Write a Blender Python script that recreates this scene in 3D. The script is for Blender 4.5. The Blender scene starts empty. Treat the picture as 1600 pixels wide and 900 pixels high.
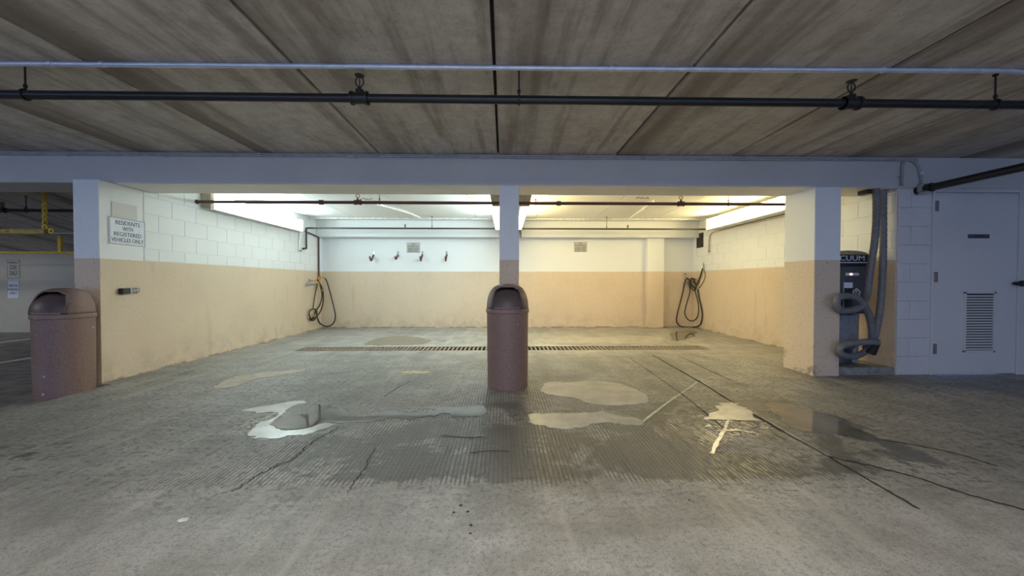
import bpy, math, random
from math import sin, cos, pi, radians, sqrt, atan
from mathutils import Vector, Matrix, Euler, noise
from mathutils.geometry import tessellate_polygon

random.seed(7)
scene = bpy.context.scene
COL = scene.collection

# ------------------------------------------------------------------ camera
F_PX = 600.0                       # focal length in pixels of the 1600x900 frame
YAW, PITCH = 1.24, 0.86            # degrees right / down
CAM_H = 1.0
cam_d = bpy.data.cameras.new('camera')
cam_d.sensor_width = 36.0
cam_d.lens = 36.0 * F_PX / 1600.0
cam_d.clip_start = 0.02
cam = bpy.data.objects.new('camera', cam_d)
COL.objects.link(cam)
cam.location = (0, 0, CAM_H)
cam.rotation_euler = Euler((radians(90 - PITCH), 0, radians(-YAW)), 'XYZ')
scene.camera = cam

# ------------------------------------------------------------------ world, exposure
wd = bpy.data.worlds.new('daylight')
scene.world = wd
wd.use_nodes = True
bg = wd.node_tree.nodes['Background']
bg.inputs['Color'].default_value = (0.36, 0.54, 1.0, 1)
bg.inputs['Strength'].default_value = 1.1
vs = scene.view_settings
vs.view_transform = 'Standard'
vs.look = 'None'
vs.gamma = 1.0
vs.use_curve_mapping = False
vs.exposure = 1.0

COOL = (0.78, 0.98, 0.99)
WARM = (1.0, 0.80, 0.37)
TUBE_COOL, TUBE_WARM = 11.8, 12.5
ADDED_LIGHT = 29.0  # strength of the unseen lights added over the lane

# ------------------------------------------------------------------ main measures
CEIL = 2.32
X_L, X_R, Y_B = -3.965, 4.225, 8.48
BEAM_Y0, BEAM_Y1, BEAM_Z = 4.0, 4.44, 2.01
DADO = 1.235
LOW = -0.05                        # level of the asphalt lane beside the slab
SLAB_X = -3.85

R3 = cam.rotation_euler.to_matrix()
def ray(px, py):
    return R3 @ Vector(((px - 800) / F_PX, (450 - py) / F_PX, -1.0))
def atY(px, py, Y):
    d = ray(px, py); t = Y / d.y
    return Vector((d.x * t, Y, CAM_H + d.z * t))
def atX(px, py, X):
    d = ray(px, py); t = X / d.x
    return Vector((X, d.y * t, CAM_H + d.z * t))
def atZ(px, py, Z=0.0):
    d = ray(px, py); t = (Z - CAM_H) / d.z
    return Vector((d.x * t, d.y * t, Z))

# ------------------------------------------------------------------ material helpers
class NT:
    def __init__(s, name):
        s.m = bpy.data.materials.new(name); s.m.use_nodes = True
        s.t = s.m.node_tree; s.b = s.t.nodes['Principled BSDF']
        s.geo = s.t.nodes.new('ShaderNodeNewGeometry')
        s.pos = s.geo.outputs['Position']
    def put(s, sock, v):
        if isinstance(v, bpy.types.NodeSocket): s.t.links.new(v, sock)
        elif isinstance(v, (tuple, list)) and sock.type == 'RGBA': sock.default_value = (*v[:3], 1)
        else: sock.default_value = v
    def math(s, op, a, b=0.0, clamp=False):
        n = s.t.nodes.new('ShaderNodeMath'); n.operation = op; n.use_clamp = clamp
        s.put(n.inputs[0], a); s.put(n.inputs[1], b); return n.outputs[0]
    def mul(s, a, b): return s.math('MULTIPLY', a, b)
    def add(s, a, b): return s.math('ADD', a, b)
    def sub(s, a, b): return s.math('SUBTRACT', a, b)
    def xyz(s):
        n = s.t.nodes.new('ShaderNodeSeparateXYZ'); s.put(n.inputs[0], s.pos); return n.outputs
    def scaled(s, v):
        n = s.t.nodes.new('ShaderNodeVectorMath'); n.operation = 'MULTIPLY'
        s.put(n.inputs[0], s.pos); n.inputs[1].default_value = v; return n.outputs[0]
    def noise(s, scale, detail=4.0, rough=0.55, vec=None, dist=0.0):
        n = s.t.nodes.new('ShaderNodeTexNoise')
        s.put(n.inputs['Vector'], vec if vec is not None else s.pos)
        n.inputs['Scale'].default_value = scale; n.inputs['Detail'].default_value = detail
        n.inputs['Roughness'].default_value = rough; n.inputs['Distortion'].default_value = dist
        return n.outputs['Fac']
    def step(s, v, a, b):            # smooth 0..1 from a to b
        n = s.t.nodes.new('ShaderNodeMapRange'); n.interpolation_type = 'SMOOTHSTEP'
        s.put(n.inputs['Value'], v); n.inputs['From Min'].default_value = a; n.inputs['From Max'].default_value = b
        return n.outputs['Result']
    def mix(s, f, a, b, mode='MIX'):
        n = s.t.nodes.new('ShaderNodeMix'); n.data_type = 'RGBA'; n.blend_type = mode
        s.put(n.inputs[0], f); s.put(n.inputs[6], a); s.put(n.inputs[7], b); return n.outputs[2]
    def bump(s, h, strength, dist=0.01):
        n = s.t.nodes.new('ShaderNodeBump'); s.put(n.inputs['Height'], h)
        n.inputs['Strength'].default_value = strength; n.inputs['Distance'].default_value = dist
        s.put(s.b.inputs['Normal'], n.outputs[0])
    def rnd(s):
        return s.t.nodes.new('ShaderNodeObjectInfo').outputs['Random']
    def out(s, color=None, rough=None, metal=None, spec=None):
        if color is not None: s.put(s.b.inputs['Base Color'], color)
        if rough is not None: s.put(s.b.inputs['Roughness'], rough)
        if metal is not None: s.put(s.b.inputs['Metallic'], metal)
        if spec is not None: s.put(s.b.inputs['Specular IOR Level'], spec)
        return s.m

def M_plain(name, c, rough=0.5, metal=0.0, var=0.15, scale=18, bump=0.05):
    k = NT(name)
    n = k.noise(scale, 4)
    d = tuple(x * (1 - var) for x in c); l = tuple(min(1, x * (1 + var)) for x in c)
    k.bump(n, bump, 0.004)
    return k.out(k.mix(k.step(n, 0.3, 0.7), d, l), rough, metal)

def M_emit(name, c, strength):
    k = NT(name)
    k.out((0.8, 0.8, 0.8), 0.4)
    k.put(k.b.inputs['Emission Color'], c); k.b.inputs['Emission Strength'].default_value = strength
    return k.m

def M_paint(name, c, rough=0.55, speck=0.35, grain=90, bump=0.35, dirt=0.16, splash=False):
    """masonry paint with fine pits, blotches and, low on a wall, splashed grime"""
    k = NT(name)
    big = k.noise(1.3, 5, 0.6); fine = k.noise(grain, 3, 0.6); mid = k.noise(9, 5, 0.65)
    col = k.mix(k.mul(k.step(big, 0.4, 0.75), dirt), c, tuple(x * 0.62 for x in c))
    pits = k.step(k.noise(grain * 0.75, 2, 0.5), 0.62, 0.72)
    col = k.mix(k.mul(pits, speck), col, tuple(x * 0.42 for x in c))
    if splash:
        z = k.xyz()[2]
        low = k.math('SUBTRACT', 1.0, k.step(z, 0.0, 0.42))
        g = k.mul(low, k.step(k.noise(5, 6, 0.7), 0.42, 0.68))
        col = k.mix(k.mul(g, 0.28), col, (0.20, 0.13, 0.085))
        foot = k.math('SUBTRACT', 1.0, k.step(k.add(z, k.mul(mid, 0.03)), 0.015, 0.05))
        col = k.mix(k.mul(k.mul(foot, k.step(k.noise(3.5, 5, 0.7), 0.42, 0.58)), 0.75), col, (0.11, 0.095, 0.06))
        run = k.step(k.noise(1.0, 5, 0.6, k.scaled((6, 6, 0.7))), 0.58, 0.72)
        col = k.mix(k.mul(run, 0.18), col, (0.25, 0.19, 0.13))
    k.bump(k.add(k.mul(fine, 0.6), mid), bump, 0.006)
    return k.out(col, rough, spec=0.3)

def M_twotone(name, up, low, zs, bump=0.45):
    k = NT(name)
    z = k.xyz()[2]
    f = k.step(z, zs - 0.003, zs + 0.003)
    col = k.mix(f, low, up)
    pits = k.step(k.noise(60, 2, 0.5), 0.63, 0.70)
    col = k.mix(k.mul(pits, k.math('SUBTRACT', 0.5, k.mul(f, 0.42))), col, (0.07, 0.055, 0.045))
    sc = k.mul(k.math('SUBTRACT', 1.0, k.step(z, 0.0, 0.5)), k.step(k.noise(8, 5, 0.7), 0.55, 0.66))
    col = k.mix(k.mul(sc, 0.6), col, (0.16, 0.10, 0.07))
    k.bump(k.add(k.noise(70, 3), k.mul(k.noise(12, 4), 0.6)), bump, 0.006)
    return k.out(col, 0.6, spec=0.3)

# ------------------------------------------------------------------ mesh helpers
class MB:
    def __init__(s): s.v = []; s.f = []
    def add(s, vs, fs):
        o = len(s.v); s.v += [tuple(p) for p in vs]; s.f += [tuple(i + o for i in f) for f in fs]; return s
    def box(s, x0, x1, y0, y1, z0, z1, b=0.0):
        if b <= 0:
            vs = [(x, y, z) for x in (x0, x1) for y in (y0, y1) for z in (z0, z1)]
            return s.add(vs, [(0,1,3,2),(4,6,7,5),(0,4,5,1),(2,3,7,6),(0,2,6,4),(1,5,7,3)])
        lo = (x0, y0, z0); hi = (x1, y1, z1)
        vs = []; idx = {}
        for c in range(8):
            sg = [(c >> a) & 1 for a in range(3)]
            for a in range(3):              # vertex on the face of axis a
                p = []
                for q in range(3):
                    e = hi[q] if sg[q] else lo[q]
                    if q != a: e += -b if sg[q] else b
                    p.append(e)
                idx[(c, a)] = len(vs); vs.append(p)
        fs = []
        for a in range(3):
            u, w = (a + 1) % 3, (a + 2) % 3
            for sgn in (0, 1):
                q = [sgn << a | (i << u) | (j << w) for i, j in ((0,0),(1,0),(1,1),(0,1))]
                f = [idx[(c, a)] for c in q]
                fs.append(tuple(f if sgn else f[::-1]))
        for a in range(3):                  # edge chamfers along axis a
            u, w = (a + 1) % 3, (a + 2) % 3
            for i in (0, 1):
                for j in (0, 1):
                    c0 = (i << u) | (j << w); c1 = c0 | (1 << a)
                    f = (idx[(c0, u)], idx[(c1, u)], idx[(c1, w)], idx[(c0, w)])
                    fs.append(f if i == j else f[::-1])
        for c in range(8):
            f = (idx[(c, 0)], idx[(c, 1)], idx[(c, 2)])
            fs.append(f if bin(c).count('1') % 2 else f[::-1])
        return s.add(vs, fs)
    def tube(s, pts, r, n=10, closed=False, caps=True):
        pts = [Vector(p) for p in pts]; m = len(pts)
        rr = r if isinstance(r, (list, tuple)) else [r] * m
        t0 = (pts[1] - pts[0]).normalized()
        up = Vector((0, 0, 1)) if abs(t0.z) < 0.9 else Vector((1, 0, 0))
        nrm = (up - t0 * up.dot(t0)).normalized()
        vs = []
        for i, p in enumerate(pts):
            a = pts[(i - 1) % m] if (closed or i > 0) else p
            b = pts[(i + 1) % m] if (closed or i < m - 1) else p
            t = (b - a).normalized()
            nrm = nrm - t * nrm.dot(t)
            nrm = nrm.normalized() if nrm.length > 1e-6 else t.orthogonal().normalized()
            bi = t.cross(nrm)
            for k in range(n):
                an = 2 * pi * k / n
                vs.append(p + (nrm * cos(an) + bi * sin(an)) * rr[i])
        fs = []
        for i in range(m if closed else m - 1):
            j = (i + 1) % m
            for k in range(n):
                l = (k + 1) % n
                fs.append((i*n+k, i*n+l, j*n+l, j*n+k))
        if caps and not closed:
            fs.append(tuple(range(n))[::-1]); fs.append(tuple((m-1)*n + k for k in range(n)))
        return s.add(vs, fs)
    def lathe(s, prof, c=(0, 0, 0), n=24, axis='z'):
        vs = []; m = len(prof)
        for r, h in prof:
            for k in range(n):
                a = 2*pi*k/n; x, y = r*cos(a), r*sin(a)
                p = {'z': (x, y, h), 'y': (x, h, y), 'x': (h, x, y)}[axis]
                vs.append((c[0]+p[0], c[1]+p[1], c[2]+p[2]))
        fs = [(i*n+k, i*n+(k+1)%n, (i+1)*n+(k+1)%n, (i+1)*n+k) for i in range(m-1) for k in range(n)]
        fs.append(tuple(range(n))[::-1]); fs.append(tuple((m-1)*n+k for k in range(n)))
        return s.add(vs, fs)
    def prism(s, poly, axis, a, b):          # 2D polygon swept along an axis between a and b
        n = len(poly)
        def P(u, v, h): return {'x': (h, u, v), 'y': (u, h, v), 'z': (u, v, h)}[axis]
        vs = [P(u, v, a) for u, v in poly] + [P(u, v, b) for u, v in poly]
        fs = [(i, (i+1) % n, n+(i+1) % n, n+i) for i in range(n)]
        tri = tessellate_polygon([[Vector((u, v, 0)) for u, v in poly]])
        fs += [tuple(t) for t in tri] + [tuple(i+n for i in t)[::-1] for t in tri]
        return s.add(vs, fs)
    def mesh(s, name, mat, smooth=None):
        me = bpy.data.meshes.new(name); me.from_pydata(s.v, [], s.f)
        import bmesh
        bm = bmesh.new(); bm.from_mesh(me); bmesh.ops.recalc_face_normals(bm, faces=bm.faces); bm.to_mesh(me); bm.free()
        me.materials.append(mat)
        if smooth:
            me.shade_smooth(); me.set_sharp_from_angle(angle=radians(smooth))
        return me
    def build(s, name, mat, parent=None, smooth=None):
        return link(name, s.mesh(name, mat, smooth), parent)

def link(name, me, parent=None, loc=None):
    o = bpy.data.objects.new(name, me); COL.objects.link(o)
    if parent is not None: o.parent = parent
    if loc is not None: o.location = loc
    return o
def tag(o, label=None, cat=None, group=None, kind=None):
    if label: o['label'] = label
    if cat: o['category'] = cat
    if group: o['group'] = group
    if kind: o['kind'] = kind
    return o
def thing(name, label, cat, loc=(0, 0, 0), rz=0, group=None):
    o = link(name, None, None, loc); o.rotation_euler.z = rz
    return tag(o, label, cat, group, 'thing')
def struct(o, label, cat):
    return tag(o, label, cat, None, 'structure')

def spline(pts, k=8, closed=False):
    pts = [Vector(p) for p in pts]; m = len(pts); out = []
    for i in range(m if closed else m - 1):
        g = (lambda j: pts[j % m]) if closed else (lambda j: pts[max(0, min(m-1, j))])
        p0, p1, p2, p3 = g(i-1), g(i), g(i+1), g(i+2)
        for q in range(k):
            t = q / k
            out.append(0.5*((2*p1) + (p2-p0)*t + (2*p0-5*p1+4*p2-p3)*t*t + (3*p1-p0-3*p2+p3)*t**3))
    if not closed: out.append(pts[-1])
    return out

def text(name, body, size, mat, parent, org, right, up, align='CENTER', extrude=0.0006, sx=1.0, fit=None):
    c = bpy.data.curves.new(name, 'FONT'); c.body = body; c.size = size
    c.align_x = align; c.align_y = 'CENTER'; c.extrude = extrude; c.resolution_u = 3
    o = bpy.data.objects.new('tmp', c); COL.objects.link(o)
    bpy.context.view_layer.update()
    me = bpy.data.meshes.new_from_object(o.evaluated_get(bpy.context.evaluated_depsgraph_get()))
    bpy.data.objects.remove(o); bpy.data.curves.remove(c)
    if fit:
        xx = [v.co.x for v in me.vertices]; sx = fit/(max(xx) - min(xx))
    r = Vector(right).normalized(); u = Vector(up).normalized(); n = r.cross(u)
    me.transform(Matrix(((r.x*sx, u.x, n.x, org[0]), (r.y*sx, u.y, n.y, org[1]), (r.z*sx, u.z, n.z, org[2]), (0, 0, 0, 1))))
    me.name = name; me.materials.clear(); me.materials.append(mat)
    return link(name, me, parent)

# ------------------------------------------------------------------ materials
WHITE_UP = (0.80, 0.82, 0.82)
TAN = (0.69, 0.56, 0.415)
def floor_mat():
    k = NT('wet_worn_concrete')
    x, y, z = k.xyz()
    big = k.noise(0.7, 5, 0.6); mid = k.noise(3.2, 6, 0.65); fine = k.noise(48, 4, 0.7); grit = k.noise(150, 3, 0.75)
    strk = k.noise(1.0, 5, 0.6, k.scaled((9, 0.9, 1)))
    lat = k.noise(1.0, 5, 0.6, k.scaled((0.7, 5, 1)))
    col = k.mix(k.step(mid, 0.32, 0.7), (0.285, 0.277, 0.258), (0.46, 0.45, 0.425))
    col = k.mix(k.mul(k.step(big, 0.45, 0.68), 0.45), col, (0.21, 0.195, 0.165))
    col = k.mix(k.mul(k.step(lat, 0.5, 0.7), 0.35), col, (0.20, 0.18, 0.15))
    # trowelled apron in front, raked field behind it
    edge = k.add(y, k.mul(k.sub(mid, 0.5), 0.35))
    raked = k.mul(k.step(edge, 1.86, 1.93), k.math('SUBTRACT', 1.0, k.step(y, 5.0, 5.6)))
    side = k.mul(k.step(k.add(x, k.mul(k.sub(big, 0.5), 1.6)), -2.6, -1.4), k.math('SUBTRACT', 1.0, k.step(k.add(x, k.mul(k.sub(big, 0.5), 1.6)), 2.0, 2.9)))
    raked = k.mul(raked, side)
    wob = k.add(x, k.mul(k.noise(1.2, 3), 0.02))
    wave = k.math('SINE', k.mul(wob, 2*pi/0.024))
    gate = k.step(k.noise(1.0, 4, 0.6, k.scaled((5, 1.2, 1))), 0.38, 0.6)
    groove = k.mul(k.mul(k.step(wave, 0.1, 0.9), raked), k.add(0.35, k.mul(gate, 0.65)))
    # soaked patches
    wn = k.noise(1.5, 6, 0.68, dist=0.4)
    reg = k.mul(k.mul(k.step(y, 1.85, 2.0), k.math('SUBTRACT', 1.0, k.step(y, 2.5, 3.7))),
                k.mul(k.step(x, -1.5, -0.5), k.math('SUBTRACT', 1.0, k.step(x, 1.9, 2.9))))
    wet = k.step(k.add(k.add(wn, k.mul(k.sub(k.noise(6.5, 5, 0.7), 0.5), 0.35)), k.mul(reg, 0.19)), 0.59, 0.66)
    wet = k.mul(wet, k.step(y, 1.83, 1.95))
    def blob(cx, cy, rx, ry):
        dx = k.math('DIVIDE', k.sub(x, cx), rx); dy = k.math('DIVIDE', k.sub(y, cy), ry)
        return k.math('SUBTRACT', 1.0, k.step(k.math('SQRT', k.add(k.mul(dx, dx), k.mul(dy, dy))), 0.2, 1.0))
    bl = blob(-1.55, 2.75, 0.55, 0.45)
    for q in ((1.62, 2.75, 0.45, 0.5), (1.25, 2.55, 0.4, 0.35), (-0.7, 2.9, 0.9, 0.25), (0.5, 2.85, 0.8, 0.2)): bl = k.math('MAXIMUM', bl, blob(*q))
    slick = k.step(k.add(k.mul(bl, 0.75), k.mul(k.sub(k.noise(7, 5, 0.7), 0.5), 1.1)), 0.30, 0.42)
    col = k.mix(k.mul(wet, 0.80), col, (0.062, 0.063, 0.070))
    col = k.mix(k.mul(groove, 0.85), col, (0.055, 0.053, 0.05))
    # rough pitting on the raked and worn ground
    pit = k.step(k.noise(26, 5, 0.75), 0.50, 0.64)
    rough_zone = k.mul(k.step(edge, 1.4, 2.0), k.math('SUBTRACT', 1.0, k.step(y, 4.6, 6.0)))
    col = k.mix(k.mul(k.mul(pit, rough_zone), 0.75), col, (0.075, 0.072, 0.068))
    col = k.mix(k.mul(k.step(fine, 0.48, 0.66), 0.55), col, (0.13, 0.125, 0.11))
    col = k.mix(k.mul(k.step(grit, 0.48, 0.64), 0.6), col, (0.12, 0.115, 0.105))
    col = k.mix(k.mul(slick, 0.4), col, (0.16, 0.155, 0.145))
    # pale scuffed cement paste on the apron and in the bays
    pale = k.mul(k.step(strk, 0.5, 0.72), k.math('SUBTRACT', 1.0, raked))
    col = k.mix(k.mul(pale, 0.30), col, (0.50, 0.47, 0.41))
    h = k.add(k.mul(fine, 0.25), k.add(k.mul(groove, -0.8), k.add(k.mul(k.mul(pit, rough_zone), -0.5), k.mul(mid, 0.6))))
    k.bump(h, 0.5, 0.012)
    r = k.sub(0.52, k.add(k.math('MAXIMUM', k.mul(wet, 0.14), k.mul(slick, 0.30)), k.mul(k.step(strk, 0.5, 0.7), 0.08)))
    return k.out(col, r, spec=0.6)
def ceiling_mat():
    k = NT('board_formed_concrete_ceiling')
    x, y, z = k.xyz()
    rnd = k.rnd()
    strk = k.noise(1.0, 6, 0.65, k.scaled((7, 0.5, 1)))
    str2 = k.noise(1.0, 4, 0.6, k.scaled((2.2, 0.18, 1)))
    mot = k.noise(11, 6, 0.7)
    col = k.mix(k.step(mot, 0.3, 0.7), (0.50, 0.465, 0.425), (0.68, 0.64, 0.59))
    col = k.mix(k.mul(k.step(strk, 0.46, 0.66), 0.6), col, (0.20, 0.165, 0.135))
    # brown seep band beside every joint
    u = k.math('FRACT', k.math('DIVIDE', k.add(x, 0.057 + 1.223 * 20), 1.223))
    band = k.math('SUBTRACT', 1.0, k.step(k.add(u, k.mul(k.sub(strk, 0.5), 0.5)), 0.10, 0.34))
    band = k.mul(band, k.step(str2, 0.38, 0.56))
    col = k.mix(k.mul(band, 0.8), col, (0.17, 0.13, 0.10))
    col = k.mix(k.mul(rnd, 0.3), col, (0.30, 0.26, 0.20))
    blot = k.step(k.noise(2.6, 6, 0.7, k.scaled((1.6, 0.7, 1))), 0.52, 0.66)
    col = k.mix(k.mul(blot, 0.42), col, (0.24, 0.20, 0.165))
    spots = k.step(k.noise(45, 3, 0.6), 0.62, 0.70)
    col = k.mix(k.mul(spots, 0.35), col, (0.16, 0.13, 0.10))
    k.bump(k.add(mot, k.noise(60, 3)), 0.3, 0.006)
    return k.out(col, 0.75, spec=0.25)
def can_mat():
    k = NT('speckled_brown_fibreglass')
    n = k.noise(160, 3, 0.7); b = k.noise(4, 5, 0.6)
    col = k.mix(k.step(n, 0.35, 0.65), (0.15, 0.088, 0.070), (0.29, 0.19, 0.16))
    col = k.mix(k.mul(k.step(b, 0.5, 0.7), 0.35), col, (0.22, 0.17, 0.16))
    chips = k.step(k.noise(24, 2, 0.4), 0.745, 0.76)
    col = k.mix(chips, col, (0.6, 0.5, 0.45))
    k.bump(n, 0.25, 0.003)
    return k.out(col, 0.5)
M = {}
M['floor'] = floor_mat()
M['ceiling'] = ceiling_mat()
M['joint'] = M_plain('dark_joint', (0.035, 0.03, 0.025), 0.9)
M['asphalt'] = M_plain('worn_asphalt', (0.20, 0.20, 0.20), 0.6, var=0.35, scale=6, bump=0.4)
M['kerb'] = M_plain('kerb_concrete', (0.24, 0.235, 0.22), 0.7, var=0.3, scale=14, bump=0.4)
M['white_paint'] = M_paint('white_masonry_paint', WHITE_UP, speck=0.05, dirt=0.08, bump=0.15)
M['tan_paint'] = M_paint('tan_masonry_paint', TAN, speck=0.5, grain=75, dirt=0.2, bump=0.5, splash=True)
M['ceil_paint'] = M_paint('white_ceiling_paint', (0.90, 0.90, 0.88), speck=0.03, dirt=0.06, bump=0.08)
M['twotone'] = M_twotone('column_paint', WHITE_UP, TAN, DADO)
M['beam'] = M_paint('grey_beam_paint', (0.58, 0.565, 0.555), speck=0.06, dirt=0.2, bump=0.12)
M['soffit'] = M_paint('soffit_paint', (0.80, 0.78, 0.73), speck=0.05, dirt=0.15, bump=0.1)
M['grey_wall'] = M_paint('grey_block_paint', (0.66, 0.645, 0.64), speck=0.3, grain=70, dirt=0.25, bump=0.5)
M['door'] = M_paint('grey_door_paint', (0.66, 0.645, 0.635), speck=0.12, grain=120, dirt=0.25, bump=0.1)
M['far_wall'] = M_paint('far_wall_paint', (0.52, 0.50, 0.43), speck=0.2, dirt=0.3, bump=0.2)
M['can'] = can_mat()
M['flap'] = M_plain('dark_flap', (0.085, 0.062, 0.060), 0.45)
M['black_pipe'] = M_plain('black_pipe_paint', (0.012, 0.012, 0.013), 0.35)
M['brown_pipe'] = M_plain('oxide_brown_pipe_paint', (0.085, 0.035, 0.03), 0.45)
M['dark_pipe'] = M_plain('dark_grey_pipe_paint', (0.05, 0.045, 0.045), 0.45)
M['cream_pipe'] = M_plain('cream_conduit_paint', (0.52, 0.46, 0.35), 0.5)
M['galv'] = M_plain('galvanised_steel', (0.66, 0.72, 0.84), 0.30, 0.45, 0.1)
M['white_pipe'] = M_plain('white_painted_conduit', (0.78, 0.78, 0.76), 0.45)
M['grey_pipe'] = M_plain('grey_painted_conduit', (0.36, 0.36, 0.37), 0.5)
M['steel'] = M_plain('dull_steel', (0.45, 0.45, 0.46), 0.35, 0.9)
M['rust_red'] = M_plain('rust_red_iron', (0.10, 0.035, 0.03), 0.5)
M['hinge'] = M_plain('worn_hinge', (0.20, 0.16, 0.155), 0.5)
M['vent'] = M_plain('dark_rusty_vent', (0.05, 0.025, 0.018), 0.6)
M['black'] = M_plain('black_plastic', (0.02, 0.02, 0.022), 0.4)
M['rubber'] = M_plain('black_rubber_hose', (0.028, 0.022, 0.018), 0.45)
M['yellow'] = M_plain('yellow_paint', (0.80, 0.56, 0.06), 0.45)
M['yellow_dirty'] = M_plain('dirty_yellow_paint', (0.42, 0.30, 0.07), 0.55, var=0.35)
M['orange'] = M_plain('orange_valve', (0.75, 0.22, 0.06), 0.5)
M['brass'] = M_plain('brass', (0.62, 0.50, 0.22), 0.35, 0.8)
M['sign_white'] = M_plain('sign_white', (0.70, 0.74, 0.82), 0.35, var=0.04)
M['sign_grey'] = M_plain('sign_grey', (0.50, 0.49, 0.44), 0.45, var=0.12)
M['sign_ink'] = M_plain('sign_ink', (0.03, 0.03, 0.04), 0.5)
M['line_white'] = M_plain('white_line_paint', (0.72, 0.72, 0.70), 0.6)
M['hose_grey'] = M_plain('grey_vacuum_hose', (0.17, 0.17, 0.175), 0.5)
M['vac_dark'] = M_plain('vacuum_charcoal', (0.085, 0.085, 0.09), 0.4)
M['vac_steel'] = M_plain('vacuum_steel', (0.34, 0.36, 0.39), 0.35, 0.4)
M['vac_tan'] = M_plain('vacuum_lid_tan', (0.42, 0.32, 0.20), 0.5)
M['tan_metal'] = M_plain('tan_end_cap', (0.50, 0.42, 0.30), 0.5)
M['patch_yellow'] = M_plain('faded_yellow_mark', (0.50, 0.41, 0.22), 0.6, var=0.25)
M['wet_glint'] = M_plain('pale_wet_glint', (0.66, 0.64, 0.58), 0.22, var=0.2)  # pale tone stands in for light reflected by wet cuts
M['grate'] = M_plain('worn_iron_grate', (0.23, 0.19, 0.15), 0.6, 0.1, var=0.3)
M['paper'] = M_plain('paper_scrap', (0.75, 0.74, 0.70), 0.7)
M['lens_cool'] = M_emit('cool_fluorescent_lens', COOL, TUBE_COOL)
M['lens_warm'] = M_emit('warm_fluorescent_lens', WARM, TUBE_WARM)
M['lens_added'] = M_emit('added_light_lens', (1.0, 0.97, 0.92), ADDED_LIGHT)  # glow of the added lane lights
M['lens_added_far'] = M_emit('dim_added_light_lens', (1.0, 0.97, 0.90), ADDED_LIGHT*0.3)  # weaker glow for the light added near the far wall
M['led'] = M_emit('pink_display', (1.0, 0.25, 0.35), 2.5)
def water_mat():
    k = NT('shallow_water_on_concrete')
    n = k.noise(2.5, 4)
    k.b.inputs['IOR'].default_value = 1.6
    return k.out(k.mix(k.step(n, 0.35, 0.65), (0.12, 0.115, 0.10), (0.19, 0.18, 0.155)), 0.012, spec=0.9)
M['water'] = water_mat()
def film_mat():
    k = NT('thin_film_of_water_on_concrete')
    n = k.noise(6, 5, 0.65); f = k.noise(60, 3, 0.7)
    k.b.inputs['IOR'].default_value = 1.6
    k.bump(k.add(f, n), 0.12, 0.004)
    return k.out(k.mix(k.step(n, 0.35, 0.65), (0.30, 0.29, 0.26), (0.42, 0.405, 0.365)), 0.26, spec=1.0)
M['film'] = film_mat()

# ================================================================== STRUCTURE
# ---- floor slab, with the trench for the drain left open
TX0, TX1, TY0, TY1 = -3.05, 3.08, 5.62, 5.96
fl = MB()
xs = [SLAB_X, TX0, TX1, 9.0]; ys = [-7.0, TY0, TY1, Y_B + 0.2]
for i in range(3):
    for j in range(3):
        if i == 1 and j == 1: continue
        a, b, c, d = xs[i], xs[i+1], ys[j], ys[j+1]
        fl.add([(a, c, 0), (b, c, 0), (b, d, 0), (a, d, 0)], [(0, 1, 2, 3)])
fl.box(X_L - 0.004, SLAB_X, 3.84, Y_B + 0.2, -0.3, 0)
fl.add([(SLAB_X, -7, 0), (SLAB_X, Y_B, 0), (SLAB_X, Y_B, -0.3), (SLAB_X, -7, -0.3)], [(0, 1, 2, 3)])
fl.add([(9, -7, 0), (9, Y_B+.2, 0), (9, Y_B+.2, -0.3), (9, -7, -0.3)], [(0, 1, 2, 3)])
floor = struct(fl.build('floor', M['floor']), 'wet worn concrete slab of the two wash bays and the lane before them', 'floor')

fa = MB().add([(-16, -7, LOW), (SLAB_X, -7, LOW), (SLAB_X, Y_B, LOW), (-16, Y_B, LOW)], [(0, 1, 2, 3)])
lane = struct(fa.build('floor_lane', M['asphalt']), 'grey asphalt lane with white stall lines left of the wash bays', 'floor')
g = MB().box(-4.20, SLAB_X, -7, 3.84, LOW - 0.1, LOW + 0.012)
g.build('gutter_strip', M['kerb'], lane)
for sx in (-6.55, -8.75):
    MB().box(sx - 0.05, sx + 0.05, 4.0, 8.0, LOW - 0.01, LOW + 0.004).build('stall_line', M['line_white'], lane)

# ---- cracks, saw cuts and marks in the slab
def ribbon(name, pix, w, mat, jit=0.0, k=8, zt=0.0022):
    P = spline([atZ(*p) for p in pix], k)
    vs = []; fs = []
    for i, p in enumerate(P):
        a = P[max(0, i-1)]; b = P[min(len(P)-1, i+1)]
        t = (b - a).normalized(); n = Vector((-t.y, t.x, 0))
        o = n * random.uniform(-jit, jit)
        ww = w * random.uniform(0.65, 1.2) if jit else w
        vs += [p + o + n*ww/2 + Vector((0, 0, zt)), p + o - n*ww/2 + Vector((0, 0, zt))]
    fs = [(2*i, 2*i+1, 2*i+3, 2*i+2) for i in range(len(P)-1)]
    return MB().add(vs, fs).build(name, mat, floor)
ribbon('saw_cut', [(1020, 555), (1090, 595), (1150, 632), (1225, 675)], 0.022, M['joint'], 0.003)
ribbon('saw_cut', [(1225, 675), (1300, 717), (1370, 757), (1436, 796)], 0.013, M['joint'], 0.003)
ribbon('saw_cut', [(1060, 556), (1115, 582), (1170, 606)], 0.012, M['joint'], 0.002)
ribbon('saw_cut', [(985, 560), (1060, 612), (1130, 668)], 0.010, M['joint'], 0.002)
ribbon('crack', [(1296, 714), (1360, 728), (1430, 746), (1500, 769), (1600, 797)], 0.014, M['joint'], 0.006, 14)
ribbon('crack', [(1355, 684), (1420, 694), (1490, 708), (1560, 729)], 0.011, M['joint'], 0.004, 12)
ribbon('crack', [(362, 768), (400, 745), (430, 728), (462, 715), (485, 693), (530, 668)], 0.009, M['joint'], 0.012, 14)
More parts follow.
